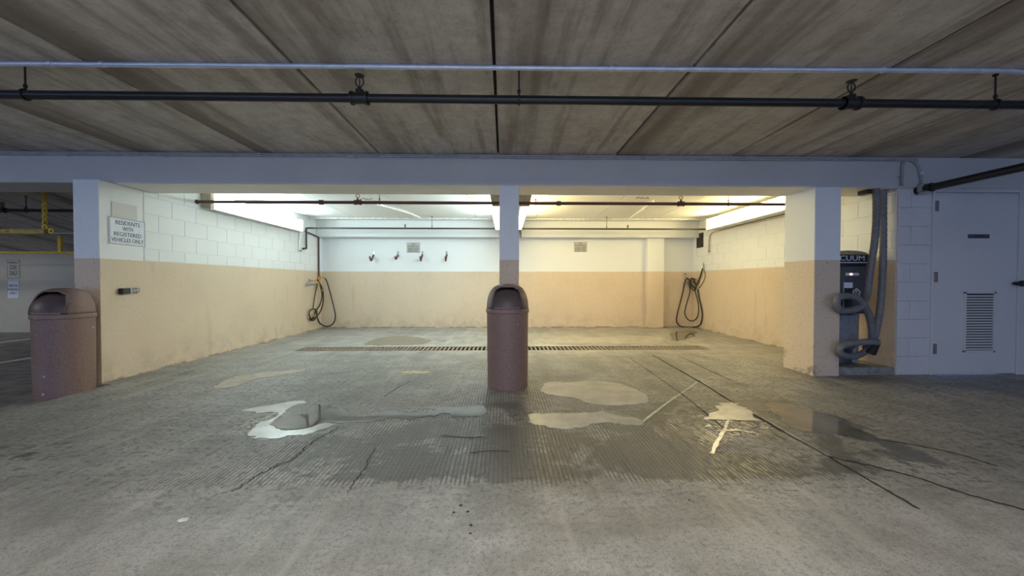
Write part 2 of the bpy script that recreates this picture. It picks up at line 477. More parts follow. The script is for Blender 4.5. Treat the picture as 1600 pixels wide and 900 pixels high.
ribbon('crack', [(543, 770), (560, 745), (572, 728), (585, 700)], 0.006, M['joint'], 0.008, 12)
ribbon('crack', [(600, 620), (622, 606), (645, 594)], 0.008, M['joint'], 0.006, 10)
ribbon('crack', [(690, 681), (730, 684), (755, 683)], 0.012, M['joint'], 0.004, 10)
ribbon('crack', [(735, 708), (765, 705), (795, 706)], 0.010, M['joint'], 0.004, 10)
ribbon('glint_strip', [(1090, 597), (1045, 628), (1000, 663)], 0.020, M['wet_glint'], 0.003)  # pale strips painted as reflections of light in the wet saw cuts
ribbon('glint_strip', [(1152, 633), (1133, 668), (1112, 709)], 0.024, M['wet_glint'], 0.004)
ribbon('glint_strip', [(1148, 671), (1162, 674), (1175, 677)], 0.020, M['wet_glint'], 0.002)
ribbon('glint_strip', [(1190, 652), (1240, 682), (1300, 716), (1325, 731)], 0.007, M['wet_glint'], 0.002)
c = atZ(648, 582)
MB().prism([(c.x + 0.17*cos(a)*(1+0.08*sin(3*a)), c.y + 0.06*sin(a)) for a in [2*pi*i/22 for i in range(22)]], 'z', -0.002, 0.0024).build('faded_paint_mark', M['patch_yellow'], floor)

# ---- ceilings: a dark backing slab and one panel between each pair of joints
PX0, PW = -0.057, 1.223
cb = MB().box(-16, 9, -7, Y_B + 0.2, CEIL + 0.03, CEIL + 0.25)
ceiling = struct(cb.build('ceiling', M['joint']), 'brown stained concrete ceiling cast in long panels', 'ceiling')
pm = MB().box(0.010, PW - 0.010, -7, BEAM_Y0 + 0.02, CEIL, CEIL + 0.04, 0.004).mesh('ceiling_panel', M['ceiling'])
for k in range(-13, 8):
    link('ceiling_panel', pm, ceiling, (PX0 + PW*k, 0, 0))
bp = MB().box(0.005, PW - 0.005, BEAM_Y1 - 0.02, Y_B, CEIL, CEIL + 0.04, 0.003).mesh('painted_ceiling_panel', M['ceil_paint'])
for k in range(-4, 4):
    x0 = 0.04 + PW*(k - 0.5) + 0.0
    if k == -4: pass
    o = link('painted_ceiling_panel', bp, ceiling, (x0 + PW*0.0, 0, 0))
# lane ceiling that slopes down with the ramp
def sl(Y): return CEIL - 0.19*(Y - BEAM_Y1)
SPX = -4.30
lane_ceiling = struct(link('ceiling_lane', None), 'stained ceiling sloping down over the asphalt lane', 'ceiling')
for k in range(8):
    x1 = SPX - PW*k; x0 = x1 - PW + 0.012
    MB().prism([(BEAM_Y1, sl(BEAM_Y1)), (Y_B, sl(Y_B)), (Y_B, sl(Y_B)+0.05), (BEAM_Y1, sl(BEAM_Y1)+0.05)], 'x', x0, x1).build('sloping_ceiling_panel', M['ceiling'], lane_ceiling)

# ---- main beam
bm_ = MB().box(-16, 9, BEAM_Y0, BEAM_Y1, BEAM_Z, CEIL + 0.1, 0.008)
beam = struct(bm_.build('ceiling_beam', M['beam']), 'long grey painted concrete beam spanning the mouths of both bays', 'beam')
MB().box(X_L + 0.01, 9, BEAM_Y0 + 0.02, BEAM_Y1 - 0.004, BEAM_Z - 0.004, BEAM_Z + 0.02).build('soffit', M['soffit'], beam)

# ---- columns
def column(x0, x1, y0, y1, label, zb=0.0):
    o = MB().box(x0, x1, y0, y1, zb, BEAM_Z - 0.002, 0.005).build('column', M['twotone'])
    return struct(o, label, 'column')
column(3.286, 3.568, 3.995, 4.435, 'two-tone painted column beside the vacuum machine')
column(-0.045, 0.160, 4.02, 4.42, 'slender two-tone painted column behind the domed litter bin')
column(-4.215, X_L - 0.003, 3.86, 4.328, 'two-tone painted column carrying the residents sign', LOW)

# ---- block walls
def blocks(parent, plane, axis_sign, y0, y1, z0, zcourses, phase, L, mat, name='concrete_block', t=0.05, depth_axis='x', skip=None):
    """courses of blocks on a wall plane; depth_axis x: wall runs along Y, y: wall runs along X"""
    J = 0.005; cache = {}
    for ci in range(len(zcourses) - 1):
        za, zb = zcourses[ci], zcourses[ci+1]
        off = phase + (L/2 if ci % 2 else 0)
        k0 = int(math.floor((y0 - off) / L)) - 1
        for k in range(k0, k0 + 60):
            a = max(y0, off + k*L); b = min(y1, off + (k+1)*L)
            if b - a < 0.03: continue
            key = (round(b-a, 3), round(zb-za, 3))
            if key not in cache:
                w, h = b-a, zb-za
                if depth_axis == 'x':
                    bx = MB().box(-t if axis_sign > 0 else 0, 0 if axis_sign > 0 else t, J/2, w-J/2, J/2, h-J/2, 0.004)
                else:
                    bx = MB().box(J/2, w-J/2, 0, t, J/2, h-J/2, 0.004)
                cache[key] = bx.mesh(name, mat)
            loc = (plane, a, za) if depth_axis == 'x' else (a, plane, za)
            link(name, cache[key], parent, loc)
ZC = [DADO, 1.365, 1.56, 1.757, 1.955, 2.15, CEIL]

wl = MB().box(X_L - 0.25, X_L - 0.005, 4.33, Y_B, LOW, CEIL, 0)
wall_left = struct(wl.build('wall_left', M['white_paint']), 'left bay wall of white painted blocks above a tan dado', 'wall')
MB().box(X_L - 0.05, X_L, 3.862, Y_B, LOW, DADO, 0.002).build('dado', M['tan_paint'], wall_left)
blocks(wall_left, X_L, 1, 4.33, Y_B, DADO, ZC, 4.51, 0.362, M['white_paint'])

wr = MB().box(X_R + 0.005, X_R + 0.25, 4.05, Y_B, 0, CEIL, 0)
wall_right = struct(wr.build('wall_right', M['white_paint']), 'right bay wall of white painted blocks above a tan dado', 'wall')
MB().box(X_R, X_R + 0.05, 4.95, Y_B, 0, DADO, 0.003).build('dado', M['tan_paint'], wall_right)
blocks(wall_right, X_R, -1, 4.05, Y_B, DADO, ZC, 4.3, 0.40, M['white_paint'])
MB().box(X_R + 0.003, X_R + 0.05, 4.05, 4.95, 0, DADO).build('mortar_bed', M['tan_paint'], wall_right)
blocks(wall_right, X_R, -1, 4.05, 4.95, 0, [0.0, 0.25, 0.45, 0.65, 0.85, 1.045, DADO], 4.35, 0.40, M['tan_paint'])

wb = MB().box(X_L, X_R + 0.2, Y_B, Y_B + 0.2, 0, CEIL, 0)
wall_back = struct(wb.build('wall_back', M['white_paint']), 'smooth back wall of both bays, white over a tan dado', 'wall')
MB().box(X_L, X_R, Y_B - 0.006, Y_B + 0.05, 0, DADO, 0.002).build('dado', M['tan_paint'], wall_back)
MB().box(3.14, 3.51, Y_B - 0.14, Y_B, DADO, 1.97, 0.004).build('pilaster', M['white_paint'], wall_back)
MB().box(3.14, 3.51, Y_B - 0.142, Y_B, 0, DADO, 0.004).build('pilaster_base', M['tan_paint'], wall_back)
for x0, x1 in ((X_L, 0.30), (0.385, X_R)):
    MB().box(x0, x1, 8.22, Y_B, 1.965, CEIL, 0.006).build('downstand_beam', M['white_paint'], wall_back)

wf = MB().box(-16, X_L - 0.25, 8.25, Y_B, LOW, sl(8.25) + 0.1, 0)
wall_far = struct(wf.build('wall_far', M['far_wall']), 'dingy beige wall at the end of the lane carrying two parking signs', 'wall')
MB().box(-16, X_L - 0.27, 8.235, 8.26, 1.36, 1.385).build('wall_ledge', M['far_wall'], wall_far)
ws = MB().box(-16.2, -16, -7, Y_B, LOW, CEIL)
struct(ws.build('wall_side', M['far_wall']), 'plain beige wall on the far side of the lane', 'wall')

# front wall to the right: block pier, door and wall beyond
DY = 4.03
DX0, DX1, DZ1 = 4.625, 5.553, 1.965
wd_ = MB()
wd_.box(X_R + 0.004, DX0 - 0.03, DY + 0.012, DY + 0.2, 0, BEAM_Z + 0.0)
wd_.box(DX0 - 0.03, DX1 + 0.03, DY + 0.012, DY + 0.2, DZ1 + 0.03, BEAM_Z)
wd_.box(DX1 + 0.03, 9, DY + 0.002, DY + 0.2, 0, BEAM_Z)
wall_front = struct(wd_.build('wall_front', M['grey_wall']), 'grey painted front wall around the louvred door', 'wall')
blocks(wall_front, DY, -1, X_R + 0.002, DX0 - 0.032, 0, [0.005, 0.2, 0.4, 0.6, 0.8, 1.0, 1.2, 1.4, 1.6, 1.8, BEAM_Z - 0.004], X_R + 0.14 - 0.2, 0.4, M['grey_wall'], depth_axis='y')
wr2 = MB().box(8.8, 9, -7, DY, 0, CEIL)
struct(wr2.build('wall_side_right', M['grey_wall']), 'grey wall closing the lane on the door side', 'wall')

# ---- door
door = struct(link('door_1', None, None, (0, 0, 0)), 'grey steel door with a louvred vent, hinges and a black knob', 'door')
MB().box(DX0 + 0.004, DX1 - 0.004, DY + 0.004, DY + 0.045, 0.012, DZ1 - 0.004, 0.004).build('door_leaf', M['door'], door)
fr = MB().box(DX0 - 0.03, DX0, DY - 0.006, DY + 0.06, 0, DZ1 + 0.03, 0.003)
fr.box(DX1, DX1 + 0.03, DY - 0.006, DY + 0.06, 0, DZ1 + 0.03, 0.003).box(DX0, DX1, DY - 0.006, DY + 0.06, DZ1, DZ1 + 0.03, 0.003)
fr.build('door_frame', M['door'], door)
a, b = atY(1506, 456, DY), atY(1553, 550, DY)
lv = link('louvre', None, door)
lf = MB()
lx0, lx1, lz0, lz1 = a.x, b.x, b.z, a.z
for q in ((lx0, lx1, lz1 - 0.02, lz1), (lx0, lx1, lz0, lz0 + 0.02), (lx0, lx0 + 0.02, lz0, lz1), (lx1 - 0.02, lx1, lz0, lz1)):
    lf.box(q[0], q[1], DY - 0.012, DY + 0.01, q[2], q[3], 0.002)
lf.build('louvre_frame', M['door'], lv)
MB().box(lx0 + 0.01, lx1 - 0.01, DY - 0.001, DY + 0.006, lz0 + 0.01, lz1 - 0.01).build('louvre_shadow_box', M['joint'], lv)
ns = 21; dz = (lz1 - lz0 - 0.05) / ns
sm = MB().prism([(-0.012, 0.0), (-0.009, -0.002), (0.004, dz*0.62), (0.001, dz*0.66)], 'x', 0, lx1 - lx0 - 0.04).mesh('louvre_slat', M['door'])
for i in range(ns): link('louvre_slat', sm, lv, (lx0 + 0.02, DY, lz0 + 0.027 + dz*i))
for py in (322, 433, 545):
    h = atY(1463, py, DY)
    MB().tube([(DX0 + 0.004, DY - 0.006, h.z - 0.055), (DX0 + 0.004, DY - 0.006, h.z + 0.055)], 0.011, 8).box(DX0 + 0.004, DX0 + 0.04, DY - 0.003, DY + 0.006, h.z - 0.055, h.z + 0.055).build('hinge', M['hinge'], door)
h = atY(1584, 443, DY)
kb = MB().lathe([(0.012, -0.045), (0.03, -0.052), (0.035, -0.068), (0.028, -0.085), (0.01, -0.09)], (h.x, DY, h.z), 16, 'y')
kb.tube([(h.x, DY - 0.05, h.z), (h.x, DY + 0.01, h.z)], 0.014).box(h.x + 0.0, h.x + 0.06, DY - 0.03, DY - 0.002, h.z - 0.018, h.z + 0.018, 0.004)
kb.build('knob', M['black'], door, 40)
a, b = atY(1513, 366, DY), atY(1546, 372.5, DY)
npl = MB().box(a.x, b.x, DY - 0.002, DY + 0.006, b.z, a.z, 0.001).build('nameplate', M['vac_dark'], door)
zc = (a.z + b.z)/2
MB().box(a.x + 0.055, b.x - 0.06, DY - 0.003, DY, zc - 0.003, zc + 0.009).build('faint_lettering', M['sign_ink'], npl)

# ---- kerb plinth under the vacuum
kb = MB().box(3.575, X_R, 4.04, 4.62, -0.02, 0.082, 0.012)
struct(kb.build('trim_1', M['kerb']), 'low concrete kerb under the vacuum machine', 'kerb')

# ================================================================== LIGHTS IN THE BAYS
FY0, FY1 = 5.16, 7.46
def wall_fixture(sign, X, mat, label):
    t = thing('fluorescent_fixture', label, 'light fixture', (0, 0, 0 if sign > 0 else 0.055), 0)
    w = 0.15 if sign > 0 else 0.30
    xi = X + sign*(abs(X) - 3.88 if False else 0)
    x_wall = X_L if sign > 0 else X_R
    x_in = -3.84 if sign > 0 else 3.97
    s = sign
    body = MB().prism([(x_wall + s*0.001, 1.99), (x_wall + s*0.05, 1.97), (x_in + s*0.004, 1.960), (x_in + s*0.004, 1.974), (x_in - s*0.031, 1.975), (x_in - s*0.031, 2.185), (x_wall + s*0.001, 2.21)], 'y', FY0, FY1)
    body.build('housing', M['white_pipe'], t)
    lens = MB().prism([(x_in - s*0.030, 1.976), (x_in - s*0.008, 1.98), (x_in, 1.995), (x_in, 2.15), (x_in - s*0.012, 2.17), (x_in - s*0.030, 2.175)], 'y', FY0 + 0.03, FY1 - 0.03)
    lens.build('lens', mat, t)
    for y0, y1 in ((FY0 - 0.03, FY0 + 0.029), (FY1 - 0.029, FY1 + 0.02)):
        MB().prism([(x_wall + s*0.001, 1.985), (x_in + s*0.004, 1.955), (x_in + s*0.006, 2.18), (x_wall + s*0.001, 2.225)], 'y', y0, y1).build('end_cap', M['tan_metal'] if y0 < 6 else M['white_pipe'], t)
    return t
wall_fixture(1, X_L, M['lens_cool'], 'cool white fluorescent fixture high on the left bay wall')
wall_fixture(-1, X_R, M['lens_warm'], 'warm fluorescent fixture high on the right bay wall')
def centre_fixture(s, mat, label):
    t = thing('fluorescent_fixture', label, 'light fixture')
    cx = 0.095
    P = lambda u, z: (cx + s*u, z)
    MB().prism([P(0.004, 2.03), P(0.215, 2.03), P(0.27, 2.27), P(0.004, 2.29)], 'y', FY0, FY1).build('housing', M['white_pipe'], t)
    MB().prism([P(0.15, 2.022), P(0.235, 2.022), P(0.25, 2.04), P(0.30, 2.25), P(0.295, 2.268), P(0.272, 2.27), P(0.217, 2.028), P(0.15, 2.028)], 'y', FY0 + 0.03, FY1 - 0.03).build('lens', mat, t)
    for y0, y1 in ((FY0 - 0.02, FY0 + 0.029), (FY1 - 0.029, FY1 + 0.02)):
        MB().prism([P(0.004, 2.018), P(0.25, 2.018), P(0.305, 2.275), P(0.004, 2.30)], 'y', y0, y1).build('end_cap', M['tan_metal'] if y0 < 6 else M['white_pipe'], t)
    for y in (5.6, 7.0):
        MB().box(cx + s*0.05 - 0.02, cx + s*0.05 + 0.02, y, y + 0.03, 2.28, CEIL).build('mounting_bracket', M['steel'], t)
centre_fixture(-1, M['lens_cool'], 'cool white fluorescent fixture behind the slender column, facing the left bay')
centre_fixture(1, M['lens_warm'], 'warm fluorescent fixture behind the slender column, facing the right bay')
# unseen lights added over the lane to brighten its floor and ceiling
for x, y, lb in ((-0.85, -0.7, 'added fill light, out of view, on the brown ceiling over the lane, toward the bins'), (0.5, -0.7, 'added fill light, out of view, on the brown ceiling over the lane, toward the vacuum'), (-8.2, 1.6, 'added fill light, out of view, on the brown ceiling over the asphalt stalls')):
    t = thing('added_lane_light', lb, 'light fixture', (x, y, CEIL), 0, 'added lane lights')
    MB().box(-0.64, 0.64, -0.17, 0.17, -0.075, -0.002, 0.006).build('housing', M['white_pipe'], t)
    MB().box(-0.61, 0.61, -0.14, 0.14, -0.082, -0.0755).build('lens', M['lens_added'], t)
t = thing('added_lane_light', 'added fill light, out of view, on the sloping ceiling at the far end of the lane', 'light fixture', (-10.6, 6.3, sl(6.3) - 0.04), 0, 'added lane lights')  # added out of view to brighten the far lane wall
MB().box(-0.64, 0.64, -0.17, 0.17, -0.075, -0.002, 0.006).build('housing', M['white_pipe'], t)
MB().box(-0.61, 0.61, -0.14, 0.14, -0.082, -0.0755).build('lens', M['lens_added_far'], t)

# ================================================================== PIPES
def pipe_thing(name, label, pts, r, mat, n=12, cat='pipe', part='pipe_run'):
    t = thing(name, label, cat)
    MB().tube(pts, r, n).build(part, mat, t, 50)
    return t
def sprinkler(parent, p, r, mat, H=0.10):
    x, y, z = p
    s = link('sprinkler_head', None, parent)
    MB().tube([(x - r*2.0, y, z), (x + r*2.0, y, z)], r*1.35, 12).tube([(x - r*2.0, y, z), (x - r*1.4, y, z)], r*1.6, 12).tube([(x + r*1.4, y, z), (x + r*2.0, y, z)], r*1.6, 12).tube([(x, y, z), (x, y, z + r*1.9)], r*0.95, 12).build('tee_fitting', mat, s, 40)
    z0 = z + r*1.7
    fr = MB().tube([(x, y, z0), (x, y, z0 + H*0.25)], 0.010, 8)
    for sg in (-1, 1):
        fr.tube(spline([(x + sg*0.004, y, z0 + H*0.2), (x + sg*0.022, y, z0 + H*0.4), (x + sg*0.022, y, z0 + H*0.65), (x + sg*0.004, y, z0 + H*0.85)], 4), 0.004, 6)
    fr.lathe([(0.006, 0), (0.028, 0.004), (0.030, 0.008), (0.008, 0.014)], (x, y, z0 + H*0.82), 14)
    fr.tube([(x, y, z0 + H*0.2), (x, y, z0 + H*0.85)], 0.003, 6)
    fr.build('sprinkler_frame', mat, s, 40)
def hanger(parent, p, r, mat, ztop):
    x, y, z = p
    m = MB()
    ring = [(x, y + (r + 0.004)*cos(a), z + (r + 0.004)*sin(a)) for a in [2*pi*i/16 for i in range(16)]]
    m.tube(ring, 0.006, 6, closed=True)
    m.tube([(x, y, z + r), (x, y, ztop)], 0.005, 6)
    m.tube([(x, y, z + r + 0.015), (x, y, z + r + 0.035)], 0.010, 6)
    m.tube([(x, y, ztop - 0.012), (x, y, ztop)], 0.014, 8)
    return m.build('hanger', mat, parent, 40)
def coupling(parent, x, y, z, r, mat):
    MB().tube([(x - r*1.5, y, z), (x - r*1.1, y, z), (x + r*1.1, y, z), (x + r*1.5, y, z)], [r*1.15, r*1.5, r*1.5, r*1.15], 12).build('coupling', mat, parent, 40)

# galvanised conduit on the lane ceiling
P = [atZ(px, py, CEIL - 0.016) for px, py in ((-260, 97), (0, 99.5), (400, 102.5), (800, 106), (1200, 109), (1540, 110.5), (1600, 113), (1760, 124))]
t = pipe_thing('ceiling_conduit', 'shiny galvanised conduit strapped across the brown panelled ceiling', spline(P, 4), 0.0145, M['galv'])
tag(t, kind='thing')
for px, py in ((80, 100), (160, 100.5), (625, 104.5), (955, 107), (1035, 108), (1378, 109.8), (1480, 110.5)):
    q = atZ(px, py, CEIL - 0.016)
    m = MB().tube([(q.x - 0.012, q.y, q.z), (q.x + 0.012, q.y, q.z)], 0.0185, 10).box(q.x - 0.010, q.x + 0.010, q.y - 0.005, q.y + 0.045, CEIL - 0.006, CEIL)
    m.build('conduit_strap', M['galv'], t, 40)
# black sprinkler main in front of the beam
BY = 2.39
bz = atY(800, 156, BY).z
t = pipe_thing('sprinkler_pipe', 'thick black sprinkler pipe hung across the lane below the brown ceiling', [(-7, BY, bz), (-2, BY, bz), (3, BY, bz), (8.5, BY, bz)], 0.026, M['black_pipe'], 16)
for px in (562, 1330): sprinkler(t, atY(px, 156, BY)[:2] + (bz,) if False else (atY(px, 156, BY).x, BY, bz), 0.026, M['black_pipe'], 0.105)
for px in (811, 1555, 40): hanger(t, (atY(px, 156, BY).x, BY, bz), 0.026, M['black_pipe'], CEIL)
# thin conduit along the top of the beam face
cz = CEIL - 0.03
t = pipe_thing('beam_conduit', 'thin grey conduit clipped along the top of the long beam', spline([(-9, BEAM_Y0 - 0.018, cz), (-2, BEAM_Y0 - 0.018, cz), (2, BEAM_Y0 - 0.018, cz - 0.004)] + [atY(1405, 250, BEAM_Y0 - 0.018), atY(1424, 251, BEAM_Y0 - 0.018), atY(1434, 259, BEAM_Y0 - 0.016), atY(1439, 275, BEAM_Y0 - 0.016), atY(1440, 292, BEAM_Y0 - 0.02)], 6), 0.013, M['grey_pipe'])
for px in (108, 263, 557, 741, 1005, 1162):
    x = atY(px, 243, BEAM_Y0).x
    MB().box(x - 0.012, x + 0.012, BEAM_Y0 - 0.033, BEAM_Y0 - 0.001, cz - 0.018, cz + 0.018, 0.003).build('clip', M['grey_pipe'], t)
q = atY(1439, 296, BEAM_Y0 - 0.02)
MB().box(q.x - 0.03, q.x + 0.03, BEAM_Y0 - 0.06, BEAM_Y0 - 0.001, q.z - 0.03, q.z + 0.055, 0.008).lathe([(0.05, 0), (0.055, 0.012), (0.03, 0.03)], (q.x, BEAM_Y0 - 0.06, q.z - 0.055), 16).build('junction_fitting', M['grey_pipe'], t, 40)
q2 = atY(1440, 270, BEAM_Y0 - 0.02)
MB().tube([(q2.x, q2.y, q2.z - 0.02), (q2.x, q2.y, q2.z + 0.005)], 0.017, 10).build('conduit_strap', M['galv'], t, 40)
# bent conduit dropping over the beam to the vacuum bay
t = pipe_thing('bent_conduit', 'short grey conduit bent down the beam above the vacuum hoses', spline([atY(1420, 249, BEAM_Y0 - 0.018), atY(1413, 252, BEAM_Y0 - 0.02), atY(1410, 263, BEAM_Y0 - 0.02), atY(1409.5, 290, BEAM_Y0 - 0.02)], 6), 0.012, M['grey_pipe'])
q = atY(1409.5, 276, BEAM_Y0 - 0.02)
MB().box(q.x - 0.035, q.x + 0.035, BEAM_Y0 - 0.01, BEAM_Y0, q.z - 0.008, q.z + 0.008).build('conduit_strap', M['grey_pipe'], t)
# drain pipe out of the wall above the pier
a = atY(1450, 294, DY - 0.10)
t = pipe_thing('drain_pipe', 'fat black pipe coming out of the wall above the louvred door', [(a.x, DY - 0.12, a.z), (a.x, 1.0, a.z), (a.x, -4, a.z)], 0.037, M['black_pipe'], 16)
MB().tube([(a.x, DY + 0.02, a.z), (a.x, DY - 0.14, a.z)], 0.048, 16).build('coupling', M['black_pipe'], t, 40)

# oxide sprinkler pipe across both bays
RY = 5.06
rz = atY(700, 317, RY).z
t = pipe_thing('bay_sprinkler_pipe', 'reddish brown sprinkler pipe crossing both wash bays under the white ceiling', [(X_L, RY, rz), (-1, RY, rz), (1, RY, rz), (X_R, RY, rz)], 0.021, M['brown_pipe'], 14)
for px in (559, 1064): sprinkler(t, (atY(px, 317, RY).x, RY, rz), 0.021, M['brown_pipe'], 0.09)
for px in (502, 873): coupling(t, atY(px, 317, RY).x, RY, rz, 0.021, M['brown_pipe'])
for px in (593, 837, 1138): hanger(t, (atY(px, 317, RY).x, RY, rz), 0.021, M['brown_pipe'], CEIL)
MB().tube([(X_L, RY, rz), (X_L + 0.02, RY, rz)], 0.028, 16).build('wall_flange', M['brown_pipe'], t, 40)
# darker pipe at the back
KY = 7.72
kz = atY(700, 357, KY).z
t = pipe_thing('back_pipe', 'dark narrow pipe crossing both bays in front of the rear downstand', spline([(X_L + 0.05, KY, kz - 0.40)] + [(X_L + 0.05, KY, kz - 0.1), (X_L + 0.05, KY, kz - 0.02), (X_L + 0.07, KY, kz), (X_L + 0.2, KY, kz)], 5) + [Vector((0, KY, kz)), Vector((X_R, KY, kz))], 0.017, M['dark_pipe'], 10)
MB().tube([(X_L + 0.05, KY, kz - 0.40), (X_L + 0.05, KY - 0.12, kz - 0.42)], 0.02, 10).build('elbow', M['brown_pipe'], t, 40)
for px in (675, 948): hanger(t, (atY(px, 357, KY).x, KY, kz), 0.017, M['brown_pipe'], CEIL)
for px in (633, 981):
    x = atY(px, 357, KY).x
    MB().tube([(x, KY, kz), (x, KY, kz + 0.06)], 0.012, 8).lathe([(0.008, 0), (0.024, 0.008), (0.008, 0.02)], (x, KY, kz + 0.06), 12).build('sprinkler_head', M['brown_pipe'], t, 40)
# white conduits on the bay ceilings
wz = CEIL - 0.024
t = pipe_thing('white_conduit', 'long white conduit crossing the ceiling at the rear of both bays', [(X_L + 0.03, 7.86, wz), (-1.2, 7.86, wz), (0.2, 7.90, wz), (X_R - 0.03, 7.82, wz)], 0.016, M['white_pipe'])
t = pipe_thing('white_conduit', 'kinked white conduit branching over the ceiling of the left bay', spline([atZ(588, 319, wz), atZ(630, 330, wz), atZ(642, 334, wz), atZ(657, 341, wz)], 4), 0.02, M['white_pipe'])
t = pipe_thing('white_conduit', 'straight white conduit branching over the ceiling of the right bay', [atZ(1024, 313, wz), atZ(986, 340, wz)], 0.02, M['white_pipe'])
q = atZ(1010, 323, wz)
MB().tube([q, atZ(1006, 326, wz)], 0.025, 10).build('coupling', M['white_pipe'], t, 40)
# cream conduit on the right wall
xw = X_R - 0.022
P = [atX(1260, 329, xw), atX(1180, 347.5, xw), atX(1120, 361.5, xw), atX(1113, 363.5, xw), atX(1109.5, 368, xw), atX(1108, 375, xw), atX(1107.5, 392, xw)]
t = pipe_thing('wall_conduit', 'cream conduit bent down the right bay wall beside the dark vent', [P[0]] + spline(P[1:], 5), 0.014, M['cream_pipe'])
MB().lathe([(0.016, 0), (0.02, 0.01), (0.02, 0.03), (0.012, 0.035)], (P[-1].x, P[-1].y, P[-1].z - 0.03), 12).build('end_fitting', M['steel'], t, 40)
# white conduit stub beside the left fixture
P = [atX(468, 361, X_L + 0.02), atX(467, 391, X_L + 0.02)]
t = pipe_thing('wall_conduit', 'short white conduit dropping below the end of the left wall light', P, 0.016, M['white_pipe'])
MB().tube([P[1], P[1] + Vector((0, 0.09, -0.005))], 0.02, 8).build('end_fitting', M['steel'], t, 40)

# small boxes and stencilled marks on the bay ceiling
a, b = atZ(731, 308, CEIL - 0.04), atZ(745, 308, CEIL - 0.04)
bx = MB().box(a.x, b.x, a.y - 0.06, a.y + 0.06, CEIL - 0.05, CEIL, 0.004)
o = bx.build('junction_box', M['tan_metal']); tag(o, 'small tan junction box on the left bay ceiling near the slender column', 'junction box', None, 'thing')
for px0, px1, py in ((562, 581, 311), (995, 1013, 309.5)):
    m = MB()
    for i in range(9):
        q = atZ(px0 + (px1 - px0)*i/8.0, py + random.uniform(-1, 1), CEIL)
        m.box(q.x - 0.012, q.x + 0.012, q.y - random.uniform(.01, .04), q.y + random.uniform(.01, .04), CEIL - 0.0015, CEIL + 0.001)
    tag(m.build('ceiling_scrawl', M['rust_red'], ceiling), kind='stuff')

# ================================================================== LITTER BINS
def litter_bin(label, x, y, z, rz):
    t = thing('litter_bin', label, 'litter bin', (x, y, z), rz, 'domed litter bins')
    R = 0.198
    MB().lathe([(R*0.965, 0), (R*0.975, 0.012), (R*0.975, 0.03), (R*0.985, 0.2), (R*1.0, 0.70), (R*1.0, 0.715)], n=48).build('body', M['can'], t, 40)
    MB().lathe([(R*1.0, 0.708), (R*1.045, 0.712), (R*1.05, 0.722), (R*1.045, 0.742), (R*1.03, 0.75), (R*0.98, 0.752)], n=48).build('rim', M['can'], t, 40)
    # dome with an opening to the front (-Y side of the bin's own frame)
    nz, na, Hd = 20, 72, 0.235
    def D(i, k, s=1.0):
        u = i / nz * (pi/2) * 0.995
        r = R*1.01*(cos(u)**0.62)*s; h = 0.75 + Hd*(sin(u)**0.92)*(0.5 + 0.5*s)
        a = 2*pi*k/na - pi/2
        return (r*cos(a), r*sin(a), h)
    def opening(i, k):
        kk = k if k <= na//2 else k - na
        if kk == 0 and k != 0: kk = 0
        w = 9.5 if i < 8 else 9.5*sqrt(max(0, 1 - ((i - 8)/6.2)**2))
        return 1 <= i < 14 and abs(kk + 0.5) < w
    dome = MB(); vs = [D(i, k) for i in range(nz + 1) for k in range(na)]
    fs = [(i*na+k, i*na+(k+1) % na, (i+1)*na+(k+1) % na, (i+1)*na+k) for i in range(nz) for k in range(na) if not opening(i, k)]
    fs.append(tuple(nz*na + k for k in range(na)))
    dome.add(vs, fs)
    dm = dome.build('dome', M['can'], t, 50)
    sol = dm.modifiers.new('thickness', 'SOLIDIFY'); sol.thickness = 0.012; sol.offset = -1
    # flap: leans in behind the opening
    fm = MB(); W, H0, H1 = 0.165, 0.752, 0.935
    nx, nh = 12, 10; vv = []
    for j in range(nh + 1):
        for i in range(nx + 1):
            q = -1 + 2*i/nx; tt = j/nh
            wx = W*(1.0 if tt < 0.55 else sqrt(max(0.15, 1 - ((tt - 0.55)/0.5)**2)))
            vv.append((q*wx*0.94, -0.192 + 0.052*q*q + 0.085*tt*tt, H0 + (H1 - H0)*tt))
    ff = [(j*(nx+1)+i, j*(nx+1)+i+1, (j+1)*(nx+1)+i+1, (j+1)*(nx+1)+i) for j in range(nh) for i in range(nx)]
    fm.add(vv, ff)
    fp = fm.build('flap', M['flap'], t, 60)
    sol = fp.modifiers.new('thickness', 'SOLIDIFY'); sol.thickness = 0.006
    MB().box(-0.05, 0.05, -0.199, -0.19, 0.765, 0.775, 0.002).build('push_lip', M['can'], fp)
    return t
bc = atZ(793, 602)
litter_bin('brown domed litter bin with its flap facing out, standing before the slender column', bc.x, 3.69, 0, radians(-2))
litter_bin('brown domed litter bin with its flap turned aside, beside the residents sign column', -4.045, 3.62, LOW + 0.012, radians(6))

